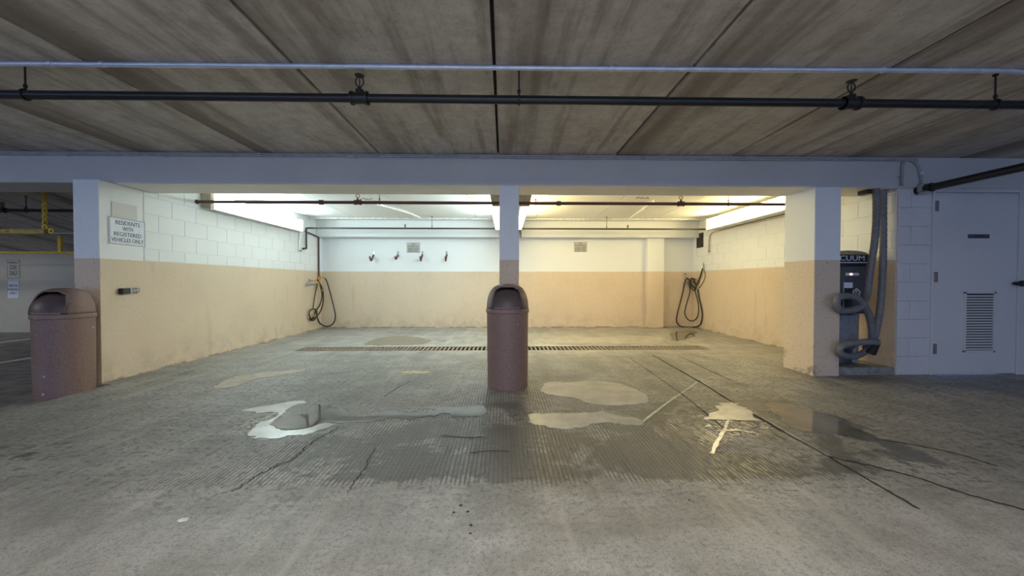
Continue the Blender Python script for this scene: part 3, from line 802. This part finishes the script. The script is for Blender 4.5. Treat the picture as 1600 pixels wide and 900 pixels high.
# ================================================================== SIGNS
def plate(name, label, cat, mat, org, r, u, w, h, border=True, t=0.004, bw=0.006, inset=0.012, lift=0.0012):
    """flat sign board: a thin plate plus a printed border; org is its centre on the wall face"""
    r = Vector(r).normalized(); u = Vector(u).normalized(); n = r.cross(u)
    T = thing(name, label, cat)
    def slab(m, x0, x1, y0, y1, d0, d1):
        o = len(m.v)
        m.box(x0, x1, y0, y1, d0, d1)
        for i in range(o, len(m.v)):
            a, b, c_ = m.v[i]; p = Vector(org) + r*a + u*b + n*c_; m.v[i] = tuple(p)
    m = MB(); slab(m, -w/2, w/2, -h/2, h/2, 0.0005, t); m.build('board', mat, T)
    if border:
        m = MB(); a, b = w/2 - inset, h/2 - inset
        for q in ((-a, a, b-bw, b), (-a, a, -b, -b+bw), (-a, -a+bw, -b, b), (a-bw, a, -b, b)): slab(m, *q, t, t + lift)
        m.build('border', M['sign_ink'], T)
    for sg in (-1, 1):
        m = MB(); slab(m, sg*(w/2 - 0.008) - 0.004, sg*(w/2 - 0.008) + 0.004, -0.004, 0.004, t, t + 0.003)
        m.build('screw', M['steel'], T)
    return T, r, u, n, (lambda x, y: Vector(org) + r*x + u*y + n*(t + lift*0.8)), slab
def sign_text(T, r, u, pt, body, size, x=0, y=0, sx=1.0, fit=None): text('lettering', body, size, M['sign_ink'], T, pt(x, y), r, u, sx=sx, fit=fit)
# residents sign on the left column, facing the bay (+X)
a, b = atX(169, 337, X_L + 0.002), atX(227, 385, X_L + 0.002)
a2 = atX(169, 381, X_L); b2 = atX(227, 345, X_L)
zc = (a.z + a2.z)/2; wS = b.y - a.y; hS = (a.z - a2.z)
T, r, u, n, pt, _ = plate('residents_sign', 'white sign reading residents with registered vehicles only on the bay column', 'sign', M['sign_white'], (X_L + 0.001, (a.y + b.y)/2, zc), (0, 1, 0), (0, 0, 1), wS, hS, inset=0.006, bw=0.004)
for i, s in enumerate(('RESIDENTS', 'WITH', 'REGISTERED', 'VEHICLES ONLY')):
    sign_text(T, r, u, pt, s, hS*0.215, 0, hS*(0.31 - 0.21*i), fit=wS*(0.66, 0.28, 0.74, 0.88)[i])
# painted-over plate above it
a, b = atX(174, 314, X_L), atX(214, 340, X_L)
o = MB().box(X_L + 0.0005, X_L + 0.003, a.y, b.y, b.z - 0.03, a.z, 0.001).build('blank_plate', M['sign_grey'])
M['overpaint'] = M_paint('overpainted_plate', (0.66, 0.66, 0.64), speck=0.15, grain=120, bump=0.3)
o.data.materials[0] = M['overpaint']
tag(o, 'blank painted-over plate just above the residents sign', 'plate', None, 'thing')
# small notices on the back wall
for px, py, lb in ((646, 387, 'small grey no parking notice above the red hooks on the back wall'), (907, 386, 'small grey no parking notice alone on the right bay back wall')):
    q = atY(px, py, Y_B)
    T, r, u, n, pt, slab = plate('no_parking_sign', lb, 'sign', M['sign_grey'], (q.x, Y_B - 0.0005, q.z), (1, 0, 0), (0, 0, 1), 0.295, 0.225, border=False)
    sign_text(T, r, u, pt, 'NO', 0.055, 0, 0.078)
    sign_text(T, r, u, pt, 'PARKING', 0.062, 0, 0.030, sx=0.95)
    m = MB(); rr = random.Random(px)
    for j, yy in enumerate((-0.012, -0.038, -0.064, -0.09)):
        x = -0.12
        while x < 0.11:
            w = rr.uniform(0.02, 0.05); slab(m, x, min(0.125, x + w), yy - 0.006, yy + 0.006, 0.004, 0.005); x += w + 0.012
    tag(m.build('small_print', M['sign_ink'], T), kind='stuff')
# lane signs on the far wall
for px0, px1, py0, py1, lines, lb in ((11, 32, 405, 435, ('COMPACT', 'CAR', 'ONLY'), 'grey compact car only sign above the visitor sign on the far lane wall'), (11, 31, 438, 467, ('VISITOR', 'PARKING', 'ONLY'), 'pale visitor parking only sign below the compact car sign')):
    a, b = atY(px0, py0, 8.249), atY(px1, py1, 8.249)
    w, h = b.x - a.x, a.z - b.z
    T, r, u, n, pt, _ = plate('parking_sign', lb, 'sign', M['sign_grey'] if 'CAR' in lines else M['sign_white'], ((a.x+b.x)/2, 8.2485, (a.z+b.z)/2), (1, 0, 0), (0, 0, 1), w, h, inset=0.008, bw=0.005)
    sz = ((0.06, h*0.32), (0.13, h*0.06), (0.13, -h*0.24)) if 'CAR' in lines else ((0.075, h*0.2), (0.075, 0.0), (0.075, -h*0.2))
    for s, (q, yy) in zip(lines, sz): sign_text(T, r, u, pt, s, q, 0, yy, fit=w*{'COMPACT': 0.74, 'CAR': 0.52, 'ONLY': 0.62, 'VISITOR': 0.70, 'PARKING': 0.82}[s])

# ================================================================== WALL FITTINGS
for i, px in enumerate((584, 622, 660, 698)):
    q = atY(px, 400, Y_B)
    lb = ('rust red wall hook with a tilted arm, farthest from the slender column', 'short rust red wall hook between the tilted hook and the no parking notice', 'rust red wall hook just below the corner of the no parking notice', 'straight rust red wall hook nearest the slender column')[i]
    t = thing('wall_hook', lb, 'hook', (q.x, Y_B, q.z), 0, 'red hooks on the back wall')
    MB().box(-0.02, 0.02, -0.008, 0, -0.02, 0.105, 0.003).build('back_plate', M['steel'], t)
    d = (-0.035, -0.02, -0.012, 0.0)[i]; lo = (-0.11, -0.075, -0.11, -0.11)[i]
    MB().tube(spline([(0, -0.004, 0.02), (0, -0.05, -0.01), (0.0, -0.10, lo*0.6), (d*0.3, -0.14, lo), (d*0.7, -0.155, lo*0.6), (d, -0.16, -0.02)], 5), 0.018, 8).build('hook_arm', M['rust_red'], t, 50)
# dark vent
a, b = atX(1089.5, 365, X_R), atX(1099, 386, X_R)
t = thing('wall_vent', 'dark rusty vent grille high in the corner of the right bay', 'vent')
y0, y1 = min(a.y, b.y), max(a.y, b.y); z0, z1 = atX(1094, 387, X_R).z, atX(1094, 364.5, X_R).z
MB().box(X_R - 0.004, X_R - 0.0005, y0, y1, z0, z1).build('backing', M['black'], t)
fm = MB()
for q in ((y0, y1, z0, z0+.02), (y0, y1, z1-.02, z1), (y0, y0+.02, z0, z1), (y1-.02, y1, z0, z1)): fm.box(X_R - 0.015, X_R - 0.001, *q)
fm.build('frame', M['vent'], t)
gm = MB().box(-0.012, -0.004, 0, y1 - y0 - 0.04, 0, 0.012).mesh('slat', M['vent'])
for i in range(10): link('slat', gm, t, (X_R, y0 + 0.02, z0 + 0.03 + (z1 - z0 - 0.06)*i/9.5))
# little black bracket with steel rings under the residents sign
q0, q1 = atX(184, 455, X_L), atX(212, 454, X_L)
t = thing('padlock_bracket', 'black box with steel rings on the tan wall below the residents sign', 'bracket', (X_L, 0, q0.z))
MB().box(0.001, 0.055, q0.y, q0.y + 0.085, -0.03, 0.03, 0.006).build('box', M['black'], t)
MB().box(0.001, 0.05, q0.y + 0.087, q0.y + 0.10, -0.03, 0.035, 0.003).build('steel_plate', M['steel'], t)
for i in range(3):
    yy = q0.y + 0.115 + 0.03*i
    MB().tube([(0.03 + 0.026*cos(a), yy + 0.012*sin(a), 0.004 + 0.026*sin(a)) for a in [2*pi*j/16 for j in range(16)]], 0.006, 6, closed=True).build('ring', M['steel'], t, 60)

# ================================================================== HOSES
def corner_l(px, py, off=0.03, Y=8.36):
    p = atY(px, py, Y)
    return p if p.x > X_L + off else atX(px, py, X_L + off)
def corner_r(px, py, off=0.03, Y=8.44):
    p = atY(px, py, Y)
    return p if p.x < X_R - off else atX(px, py, X_R - off)
xw = X_L + 0.03
d0 = atX(477, 361.5, xw); d1 = atX(494, 369, xw)
ypipe = atX(498, 400, xw).y
t = thing('water_tap', 'water pipe with orange valve and taps in the left bay corner', 'tap')
MB().tube(spline([d0, d1, Vector((xw, ypipe, d1.z - 0.02)), Vector((xw, ypipe, d1.z - 0.10)), Vector((xw, ypipe, 1.3)), Vector((xw, ypipe, atX(498, 433, xw).z))], 5), 0.016, 10).build('supply_pipe', M['brown_pipe'], t, 50)
v = Vector((xw, ypipe, atX(498, 434, xw).z))
MB().lathe([(0.02, -0.05), (0.034, -0.035), (0.034, 0.02), (0.02, 0.035)], v, 14).build('valve', M['orange'], t, 40)
ta = MB().tube([v, v + Vector((0.07, -0.03, 0.03))], 0.014, 8)
ta.build('side_outlet', M['brass'], t, 40)
for (pxa, pya, pxb) in ((483, 438.5, 496), (479.5, 444.5, 496)):
    a, b = atX(pxa, pya, xw), atX(pxb, pya - 0.5, xw)
    MB().tube([a, b], 0.011, 8).tube([a + Vector((0, 0, -0.035)), a + Vector((0, 0, 0.035))], 0.012, 8).lathe([(0.005, -0.01), (0.03, 0), (0.005, 0.01)], (a.x + 0.035, a.y, a.z + 0.0), 12, 'x').build('tap_handle', M['steel'], t, 40)
t = thing('garden_hose', 'black rubber hose looped over the taps in the left bay corner', 'hose')
H1 = [(502, 431), (507, 434), (511, 441), (516, 458), (521, 478), (524, 495), (520, 506), (511, 510), (501, 506), (496, 496), (495, 485)]
MB().tube(spline([corner_l(*p) for p in H1], 6), 0.0135, 8).build('hose_loop', M['rubber'], t, 60)
H2 = [(496, 437), (501, 449), (503, 462), (500, 476), (494, 485), (489, 496), (485, 497), (483, 490), (487, 483), (493, 484), (495, 492), (490, 501), (484, 498)]
MB().tube(spline([corner_l(*p, off=0.05, Y=8.30) for p in H2], 6), 0.0125, 8).build('hose_loop', M['rubber'], t, 60)
H3 = [(497, 438), (504, 452), (505, 470), (502, 483), (497, 492), (486, 501)]
MB().tube(spline([corner_l(*p, off=0.06, Y=8.28) for p in H3], 6), 0.0125, 8).build('hose_loop', M['rubber'], t, 60)
H4 = [(496, 443), (492, 462), (489, 482)]
MB().tube(spline([corner_l(*p, off=0.04) for p in H4], 6), 0.0115, 8).build('hose_loop', M['rubber'], t, 60)
H5 = [(497, 440), (502, 448), (504, 455)]
MB().tube(spline([corner_l(*p, off=0.07, Y=8.27) for p in H5], 6), 0.009, 8).build('yellow_tie', M['yellow'], t, 60)
MB().tube(spline([corner_l(487, 489, 0.07, 8.2), corner_l(490, 494, 0.07, 8.2)], 4), 0.012, 8).build('yellow_tie', M['yellow'], t, 60)
MB().tube([corner_l(502, 431), corner_l(508, 435)], 0.019, 10).build('hose_coupling', M['brass'], t, 40)

t = thing('water_tap', 'small tap pipe with lever behind the hose in the right bay corner', 'tap')
a, b = corner_r(1071, 427), corner_r(1071, 438)
MB().tube([a, b], 0.010, 8).tube([corner_r(1068, 442, 0.04), corner_r(1080, 441.5, 0.04)], 0.013, 8).tube([corner_r(1071, 441.5), corner_r(1071, 441.5) + Vector((0, 0.02, 0))], 0.013, 8).build('tap_body', M['steel'], t, 40)
MB().lathe([(0.006, -0.012), (0.03, 0), (0.006, 0.012)], corner_r(1071, 428), 12).build('tap_handle', M['rust_red'], t, 40)
MB().tube([corner_r(1099, 411, 0.02), corner_r(1099, 424, 0.02)], 0.012, 8).build('wall_peg', M['steel'], t, 40)
t = thing('garden_hose', 'black rubber hose hung in long loops in the right bay corner', 'hose')
A = [(1098, 419), (1094, 432), (1090, 442), (1086, 450), (1081, 446), (1077, 438), (1073, 435), (1070, 441), (1067, 456), (1062, 476), (1058, 492), (1057, 502), (1062, 509), (1071, 512.5), (1083, 513), (1093, 508), (1097, 496), (1096, 482), (1092, 466), (1090, 452)]
MB().tube(spline([corner_r(p[0], min(p[1], 511.0)) for p in A], 6), 0.0135, 8).build('hose_loop', M['rubber'], t, 60)
B = [(1087, 437), (1080, 435), (1077, 443), (1078, 456), (1073, 474), (1070, 488), (1073, 497), (1080, 501.5), (1088, 498), (1091.5, 488), (1091, 474), (1087, 458), (1084, 447)]
MB().tube(spline([corner_r(*p, off=0.06, Y=8.40) for p in B], 6), 0.0125, 8).build('hose_loop', M['rubber'], t, 60)
for dy, r0 in ((0, 7.0), (1.5, 5.4)):
    C_ = [(1083 + 4.2*cos(a) + 1.6*sin(a), 445 + dy + (r0 + 2)*sin(a)) for a in [2*pi*i/14 for i in range(14)]]
    MB().tube(spline([corner_r(*p, off=0.08, Y=8.37) for p in C_], 3, closed=True), 0.012, 8, closed=True).build('hose_coil', M['rubber'], t, 60)
D_ = [(1099, 420), (1102, 430), (1098, 442), (1092, 450)]
MB().tube(spline([corner_r(*p, off=0.02) for p in D_], 5), 0.006, 6).build('tie_cord', M['rust_red'], t, 60)

# ================================================================== TRENCH DRAIN
t = thing('trench_drain', 'long rusty slatted drain grate set across the floor of both bays', 'drain')
ch = MB()
ch.add([(TX0, TY0, -0.16), (TX1, TY0, -0.16), (TX1, TY1, -0.16), (TX0, TY1, -0.16)], [(0, 1, 2, 3)])
for (xa, ya, xb, yb) in ((TX0, TY0, TX1, TY0), (TX1, TY0, TX1, TY1), (TX1, TY1, TX0, TY1), (TX0, TY1, TX0, TY0)):
    ch.add([(xa, ya, -0.16), (xb, yb, -0.16), (xb, yb, 0), (xa, ya, 0)], [(0, 1, 2, 3)])
ch.build('channel', M['joint'], t)
fr = MB().box(TX0, TX1, TY0, TY0 + 0.014, -0.03, 0.002).box(TX0, TX1, TY1 - 0.014, TY1, -0.03, 0.002).box(TX0, TX0 + 0.014, TY0, TY1, -0.03, 0.002).box(TX1 - 0.014, TX1, TY0, TY1, -0.03, 0.002)
fr.build('frame', M['grate'], t)
smesh = MB().box(-0.014, 0.014, TY0 + 0.014, TY1 - 0.014, -0.03, 0.0, 0.003).mesh('grate_slat', M['grate'])
N = 98
for i in range(N): link('grate_slat', smesh, t, (TX0 + 0.035 + (TX1 - TX0 - 0.07)*i/(N - 1), 0, 0))

# ================================================================== VACUUM
VX0, VX1, VY, KZ = 3.585, 4.035, 4.16, 0.082
t = thing('vacuum_machine', 'coin operated car vacuum with grey hoses beside the two-tone column', 'vacuum machine')
cxv = (VX0 + VX1)/2
MB().lathe([(0.19, KZ), (0.205, KZ + 0.01), (0.205, KZ + 0.16), (0.19, KZ + 0.18)], (cxv, VY + 0.24, 0), 28).build('base_drum', M['vac_dark'], t, 40)
MB().box(VX0 + 0.02, VX1 - 0.08, VY + 0.03, VY + 0.42, KZ + 0.16, 0.66, 0.03).build('lower_body', M['vac_steel'], t)
MB().lathe([(0.05, KZ + 0.01), (0.055, 0.3), (0.055, 0.66)], (VX1 - 0.065, VY + 0.12, 0), 16).build('filter_tube', M['vac_steel'], t, 40)
cab = MB().box(VX0, VX1, VY, VY + 0.45, 0.65, 1.19, 0.02).build('cabinet', M['vac_dark'], t)
hd = MB().box(VX0 - 0.015, VX1 - 0.01, VY - 0.025, VY + 0.40, 1.185, 1.305, 0.01).build('header_sign', M['black'], t)
ld = MB(); pl = [(VX0 - 0.01, 1.306)] + [(cxv + 0.215*cos(a), 1.306 + 0.045*sin(a)) for a in [pi - pi*i/14 for i in range(15)]]
MB().prism(pl[1:], 'y', VY + 0.0, VY + 0.39).build('lid', M['vac_tan'], t)
text('lettering', 'VACUUM', 0.080, M['sign_white'], hd, (atY(1323, 405, VY - 0.026).x, VY - 0.0262, 1.262), (1, 0, 0), (0, 0, 1), fit=0.405, extrude=0.001)
MB().box(VX0 + 0.0, VX1 - 0.03, VY - 0.0275, VY - 0.024, 1.212, 1.221).build('white_rule', M['sign_white'], hd)
a, b = atY(1321, 426.5, VY), atY(1342, 430.5, VY)
MB().box(a.x, b.x, VY - 0.004, VY + 0.004, b.z, a.z, 0.001).build('display', M['sign_white'], cab)
MB().box(a.x + 0.045, a.x + 0.075, VY - 0.0055, VY, b.z + 0.004, a.z - 0.004).build('display_light', M['led'], cab)
a, b = atY(1317.5, 440, VY), atY(1331, 492, VY)
cp = MB().box(a.x, b.x, VY - 0.006, VY + 0.004, b.z, a.z, 0.002).build('coin_panel', M['black'], cab)
MB().box(a.x + 0.006, b.x - 0.002, VY - 0.008, VY - 0.005, a.z - 0.07, a.z - 0.008).build('coin_window', M['sign_white'], cp)
MB().box(a.x - 0.001, a.x + 0.004, VY - 0.008, VY - 0.004, b.z, a.z).build('coin_trim', M['sign_white'], cp)
q = atY(1338, 456, VY)
k_ = 0.045
pent = [(-1, -0.05), (0, 0.95), (1, -0.05), (0.78, -0.05), (0.78, -0.95), (0.60, -0.95), (0.60, 0.10), (0, 0.70), (-0.60, 0.10), (-0.60, -0.95), (-0.78, -0.95), (-0.78, -0.05)]
lg = MB().prism([(q.x + k_*1.15*a, q.z + k_*b) for a, b in pent], 'y', VY - 0.004, VY + 0.002).build('house_emblem', M['sign_white'], cab)
text('lettering', 'JE', 0.042, M['sign_white'], lg, (q.x, VY - 0.003, q.z + 0.006), (1, 0, 0), (0, 0, 1), extrude=0.001)
text('lettering', 'VAC', 0.042, M['sign_white'], lg, (q.x, VY - 0.003, q.z - 0.030), (1, 0, 0), (0, 0, 1), extrude=0.001)
def ribbed(pts, r, k):
    P = spline(pts, k); rr = [r*(1.0 + (0.05 if i % 2 else -0.05)) for i in range(len(P))]
    return MB().tube(P, rr, 14)
HA = [(1368, 286, 4.08), (1369, 305, 4.06), (1369, 345, 4.04), (1366, 382, 4.04), (1363, 400, 4.04), (1358, 435, 4.04), (1354, 462, 4.01), (1342, 481, 3.93), (1318, 485.5, 3.91), (1308, 478, 3.89), (1309, 466, 3.88), (1322, 462.5, 3.89), (1339, 466, 3.91), (1353, 482, 3.94), (1361, 505, 3.98), (1362, 530, 4.02), (1352, 545, 4.08)]
ribbed([atY(*p) for p in HA], 0.033, 14).build('hose', M['hose_grey'], t, 60)
HB = [(1380, 286, 4.12), (1380, 330, 4.11), (1380, 390, 4.10), (1378, 440, 4.08), (1375, 480, 4.06), (1370, 510, 4.04), (1362, 538, 4.02), (1346, 553, 3.98), (1328, 557, 3.93), (1315, 553, 3.91), (1312, 546, 3.90), (1320, 539, 3.89), (1340, 535.5, 3.88), (1358, 534, 3.86), (1372, 535, 3.86)]
ribbed([atY(*p) for p in HB], 0.032, 14).build('hose', M['hose_grey'], t, 60)
n0, n1 = atY(1371, 536, 3.88), atY(1361, 551, 3.94)
MB().tube([n0, (n0 + n1)/2, n1], [0.028, 0.034, 0.045], 14).build('nozzle', M['black'], t, 40)
a = atY(1355, 291, 4.12)
MB().box(a.x - 0.035, a.x + 0.03, 4.08, 4.2, BEAM_Z - 0.05, BEAM_Z - 0.004, 0.004).build('boom_bracket', M['black'], t)
a = atY(1382, 291, 4.14)
MB().box(a.x - 0.03, a.x + 0.05, 4.05, 4.2, BEAM_Z - 0.03, BEAM_Z - 0.004, 0.004).build('boom_plate', M['grey_pipe'], t)

# ================================================================== LANE CLUTTER AT LEFT
CY = 5.17
tz = sl(CY)
cb_ = atY(70, 340, CY)
ch_top, ch_bot = tz, atY(70, 350, CY).z
t = thing('clearance_chain', 'yellow chain hanging from the sloping lane ceiling', 'chain', (cb_.x, CY, 0))
nl = 11; pitch = (ch_top - ch_bot)/nl
for i in range(nl):
    zc = ch_top - pitch*(i + 0.5); L, W = pitch*0.68, 0.020
    pts = []
    for j in range(14):
        a_ = 2*pi*j/14; u_, w_ = W*cos(a_), L*sin(a_)
        pts.append((u_, 0, zc + w_) if i % 2 else (u_*0.35, u_*0.9, zc + w_))
    MB().tube(pts, 0.0085, 6, closed=True).build('chain_link', M['yellow'], t, 60)
zr = atY(70, 355, CY).z
MB().tube([(0.028*cos(a_), 0, zr + 0.028*sin(a_)) for a_ in [2*pi*j/16 for j in range(16)]], 0.010, 8, closed=True).build('eye_ring', M['yellow'], t, 60)
t = thing('clearance_bar', 'dirty yellow wooden clearance bar hung at the chain over the lane', 'bar')
z0, z1 = atY(20, 366, CY).z, atY(20, 358, CY).z
xe = atY(74, 361, CY).x
MB().box(-9.5, xe, CY - 0.04, CY + 0.04, z0, z1, 0.006).build('beam', M['yellow_dirty'], t)
q = atY(80, 361, CY)
MB().tube([(q.x + 0.03*cos(a_), CY, q.z + 0.03*sin(a_)) for a_ in [2*pi*j/16 for j in range(16)]], 0.010, 8, closed=True).build('eye_ring', M['yellow'], t, 60)
YB = 7.0
zb = atY(50, 394.5, YB).z
t = thing('clearance_pipe', 'bright yellow pipe on a short post across the ramp ceiling', 'bar')
MB().tube([(-12, YB, zb), (X_L - 0.26, YB, zb)], 0.022, 10).build('pipe_run', M['yellow'], t, 50)
q = atY(94, 385, YB)
MB().box(q.x - 0.028, q.x + 0.028, YB - 0.02, YB + 0.02, zb, sl(YB + 0.02) - 0.003, 0.003).build('post', M['yellow'], t)
q = atY(4, 330, 5.3)
pz = atY(60, 329, 5.3).z
t = pipe_thing('lane_sprinkler_pipe', 'black sprinkler pipe under the sloping lane ceiling behind the yellow chain', [(-12, 5.3, pz), (X_L - 0.26, 5.3, pz)], 0.022, M['black_pipe'], 10)
hanger(t, (atY(41, 329, 5.3).x, 5.3, pz), 0.022, M['black_pipe'], sl(5.3))
sprinkler(t, (q.x, 5.3, pz), 0.022, M['black_pipe'], 0.07)
Yw = 6.85
t = pipe_thing('lane_conduit', 'thin white conduit across the sloping lane ceiling behind the yellow bar', [(-12, Yw, sl(Yw) - 0.01), (X_L - 0.26, Yw, sl(Yw) - 0.01)], 0.010, M['white_pipe'], 8)

# ================================================================== PUDDLES
def puddle(pix, label, h=0.003, jit=0.026, name='puddle', mat='water'):
    P = [atZ(*p) for p in pix]
    Q = spline(P, 24, closed=True)
    R_ = [Q[0]]
    for p in Q[1:]:
        if (p - R_[-1]).length > 0.012: R_.append(p)
    poly = []
    for p in R_:
        v = noise.noise_vector(p*7)*jit*1.6 + noise.noise_vector(p*22)*jit*0.9 + noise.noise_vector(p*60)*jit*0.45
        poly.append((p.x + v.x, p.y + v.y*1.3))
    o = MB().prism(poly, 'z', -0.004, h).build(name, M[mat])
    return tag(o, label, 'puddle', None, 'thing')
puddle([(440, 648), (462, 634), (484, 629), (520, 635), (560, 649), (600, 643), (650, 646), (700, 637), (742, 634), (757, 641), (754, 653), (720, 650), (680, 648), (640, 654), (600, 656), (560, 661), (530, 658), (500, 662), (470, 668), (440, 670), (428, 660)], 'long branching puddle reflecting the white wall of the left bay')
puddle([(376, 641), (425, 632), (478, 626), (492, 630), (484, 628.5), (462, 633.5), (439, 647.5), (427, 660), (440, 671), (470, 669), (500, 663), (530, 659), (500, 672), (452, 681), (412, 686), (386, 680), (408, 662), (434, 649), (405, 645)], 'glistening wet margin around the end of the long branching puddle', mat='film')
puddle([(337, 606), (352, 594), (400, 583), (448, 578), (480, 581), (442, 586), (402, 592), (366, 604)], 'thin curved puddle near the left bay wall', mat='film')
puddle([(828, 651), (868, 648), (930, 645), (975, 650), (1001, 656), (996, 665), (942, 662), (906, 671), (862, 668), (830, 661)], 'flat tan puddle just in front of the middle litter bin', mat='film')
puddle([(847, 598), (880, 598), (940, 596), (990, 606), (1012, 622), (1008, 632), (950, 634), (926, 631), (892, 621), (852, 614)], 'broad shallow puddle beside the foot of the middle litter bin', mat='film')
puddle([(1195, 632), (1228, 630), (1265, 640), (1312, 656), (1362, 685), (1328, 684), (1276, 677), (1240, 668), (1214, 650)], 'dark edged puddle mirroring the two-tone column by the vacuum')
puddle([(1098, 646), (1128, 638), (1152, 634), (1176, 646), (1192, 664), (1160, 666), (1140, 674), (1118, 672), (1106, 660)], 'bright puddle where the pale painted glint meets the saw cut', jit=0.06, mat='film')
puddle([(572, 538), (590, 529), (622, 525), (652, 527), (672, 532), (655, 538), (620, 539)], 'brownish puddle behind the drain in the left bay')
puddle([(838, 532), (880, 526), (940, 528), (1000, 524), (1040, 530), (1020, 537), (940, 536), (880, 538)], 'wide thin puddle behind the drain in the right bay', mat='film')
puddle([(1050, 520), (1072, 516), (1090, 519), (1078, 527), (1058, 533), (1048, 528)], 'small puddle under the hose in the right bay corner')

# ================================================================== LITTER
q = atZ(286, 813)
o = MB().prism([(q.x - 0.02, q.y - 0.006), (q.x - 0.004, q.y - 0.012), (q.x + 0.02, q.y - 0.004), (q.x + 0.014, q.y + 0.010), (q.x - 0.012, q.y + 0.008)], 'z', 0.0, 0.005).build('paper_scrap', M['paper'])
tag(o, 'torn white scrap of paper lying on the bare concrete', 'litter', None, 'thing')
rr = random.Random(3)
for px, py in ((735, 834), (736, 821), (709, 801), (731, 800), (720, 790), (1077, 782)):
    q = atZ(px, py); s = rr.uniform(0.005, 0.009)
    o = MB().lathe([(s*0.7, 0.0), (s, s*0.3), (s*0.6, s*0.6)], (q.x, q.y, 0), 9).build('pebble', M['black'])
    tag(o, 'tiny black pebble lying on the smooth concrete apron', 'pebble', 'black pebbles on the apron', 'thing')
for px, py in ((83, 614), (102, 611), (143, 602)):
    q = atZ(px, py, LOW + 0.012)
    o = MB().prism([(q.x + 0.025*cos(a)*rr.uniform(.6, 1.2), q.y - 0.03 + 0.02*sin(a)*rr.uniform(.6, 1.2)) for a in [2*pi*i/7 for i in range(7)]], 'z', LOW + 0.011, LOW + 0.022).build('paint_flake', M['paper'])
    tag(o, 'pale chip lying at the foot of the bin by the sign column', 'debris', 'pale chips by the bin', 'thing')
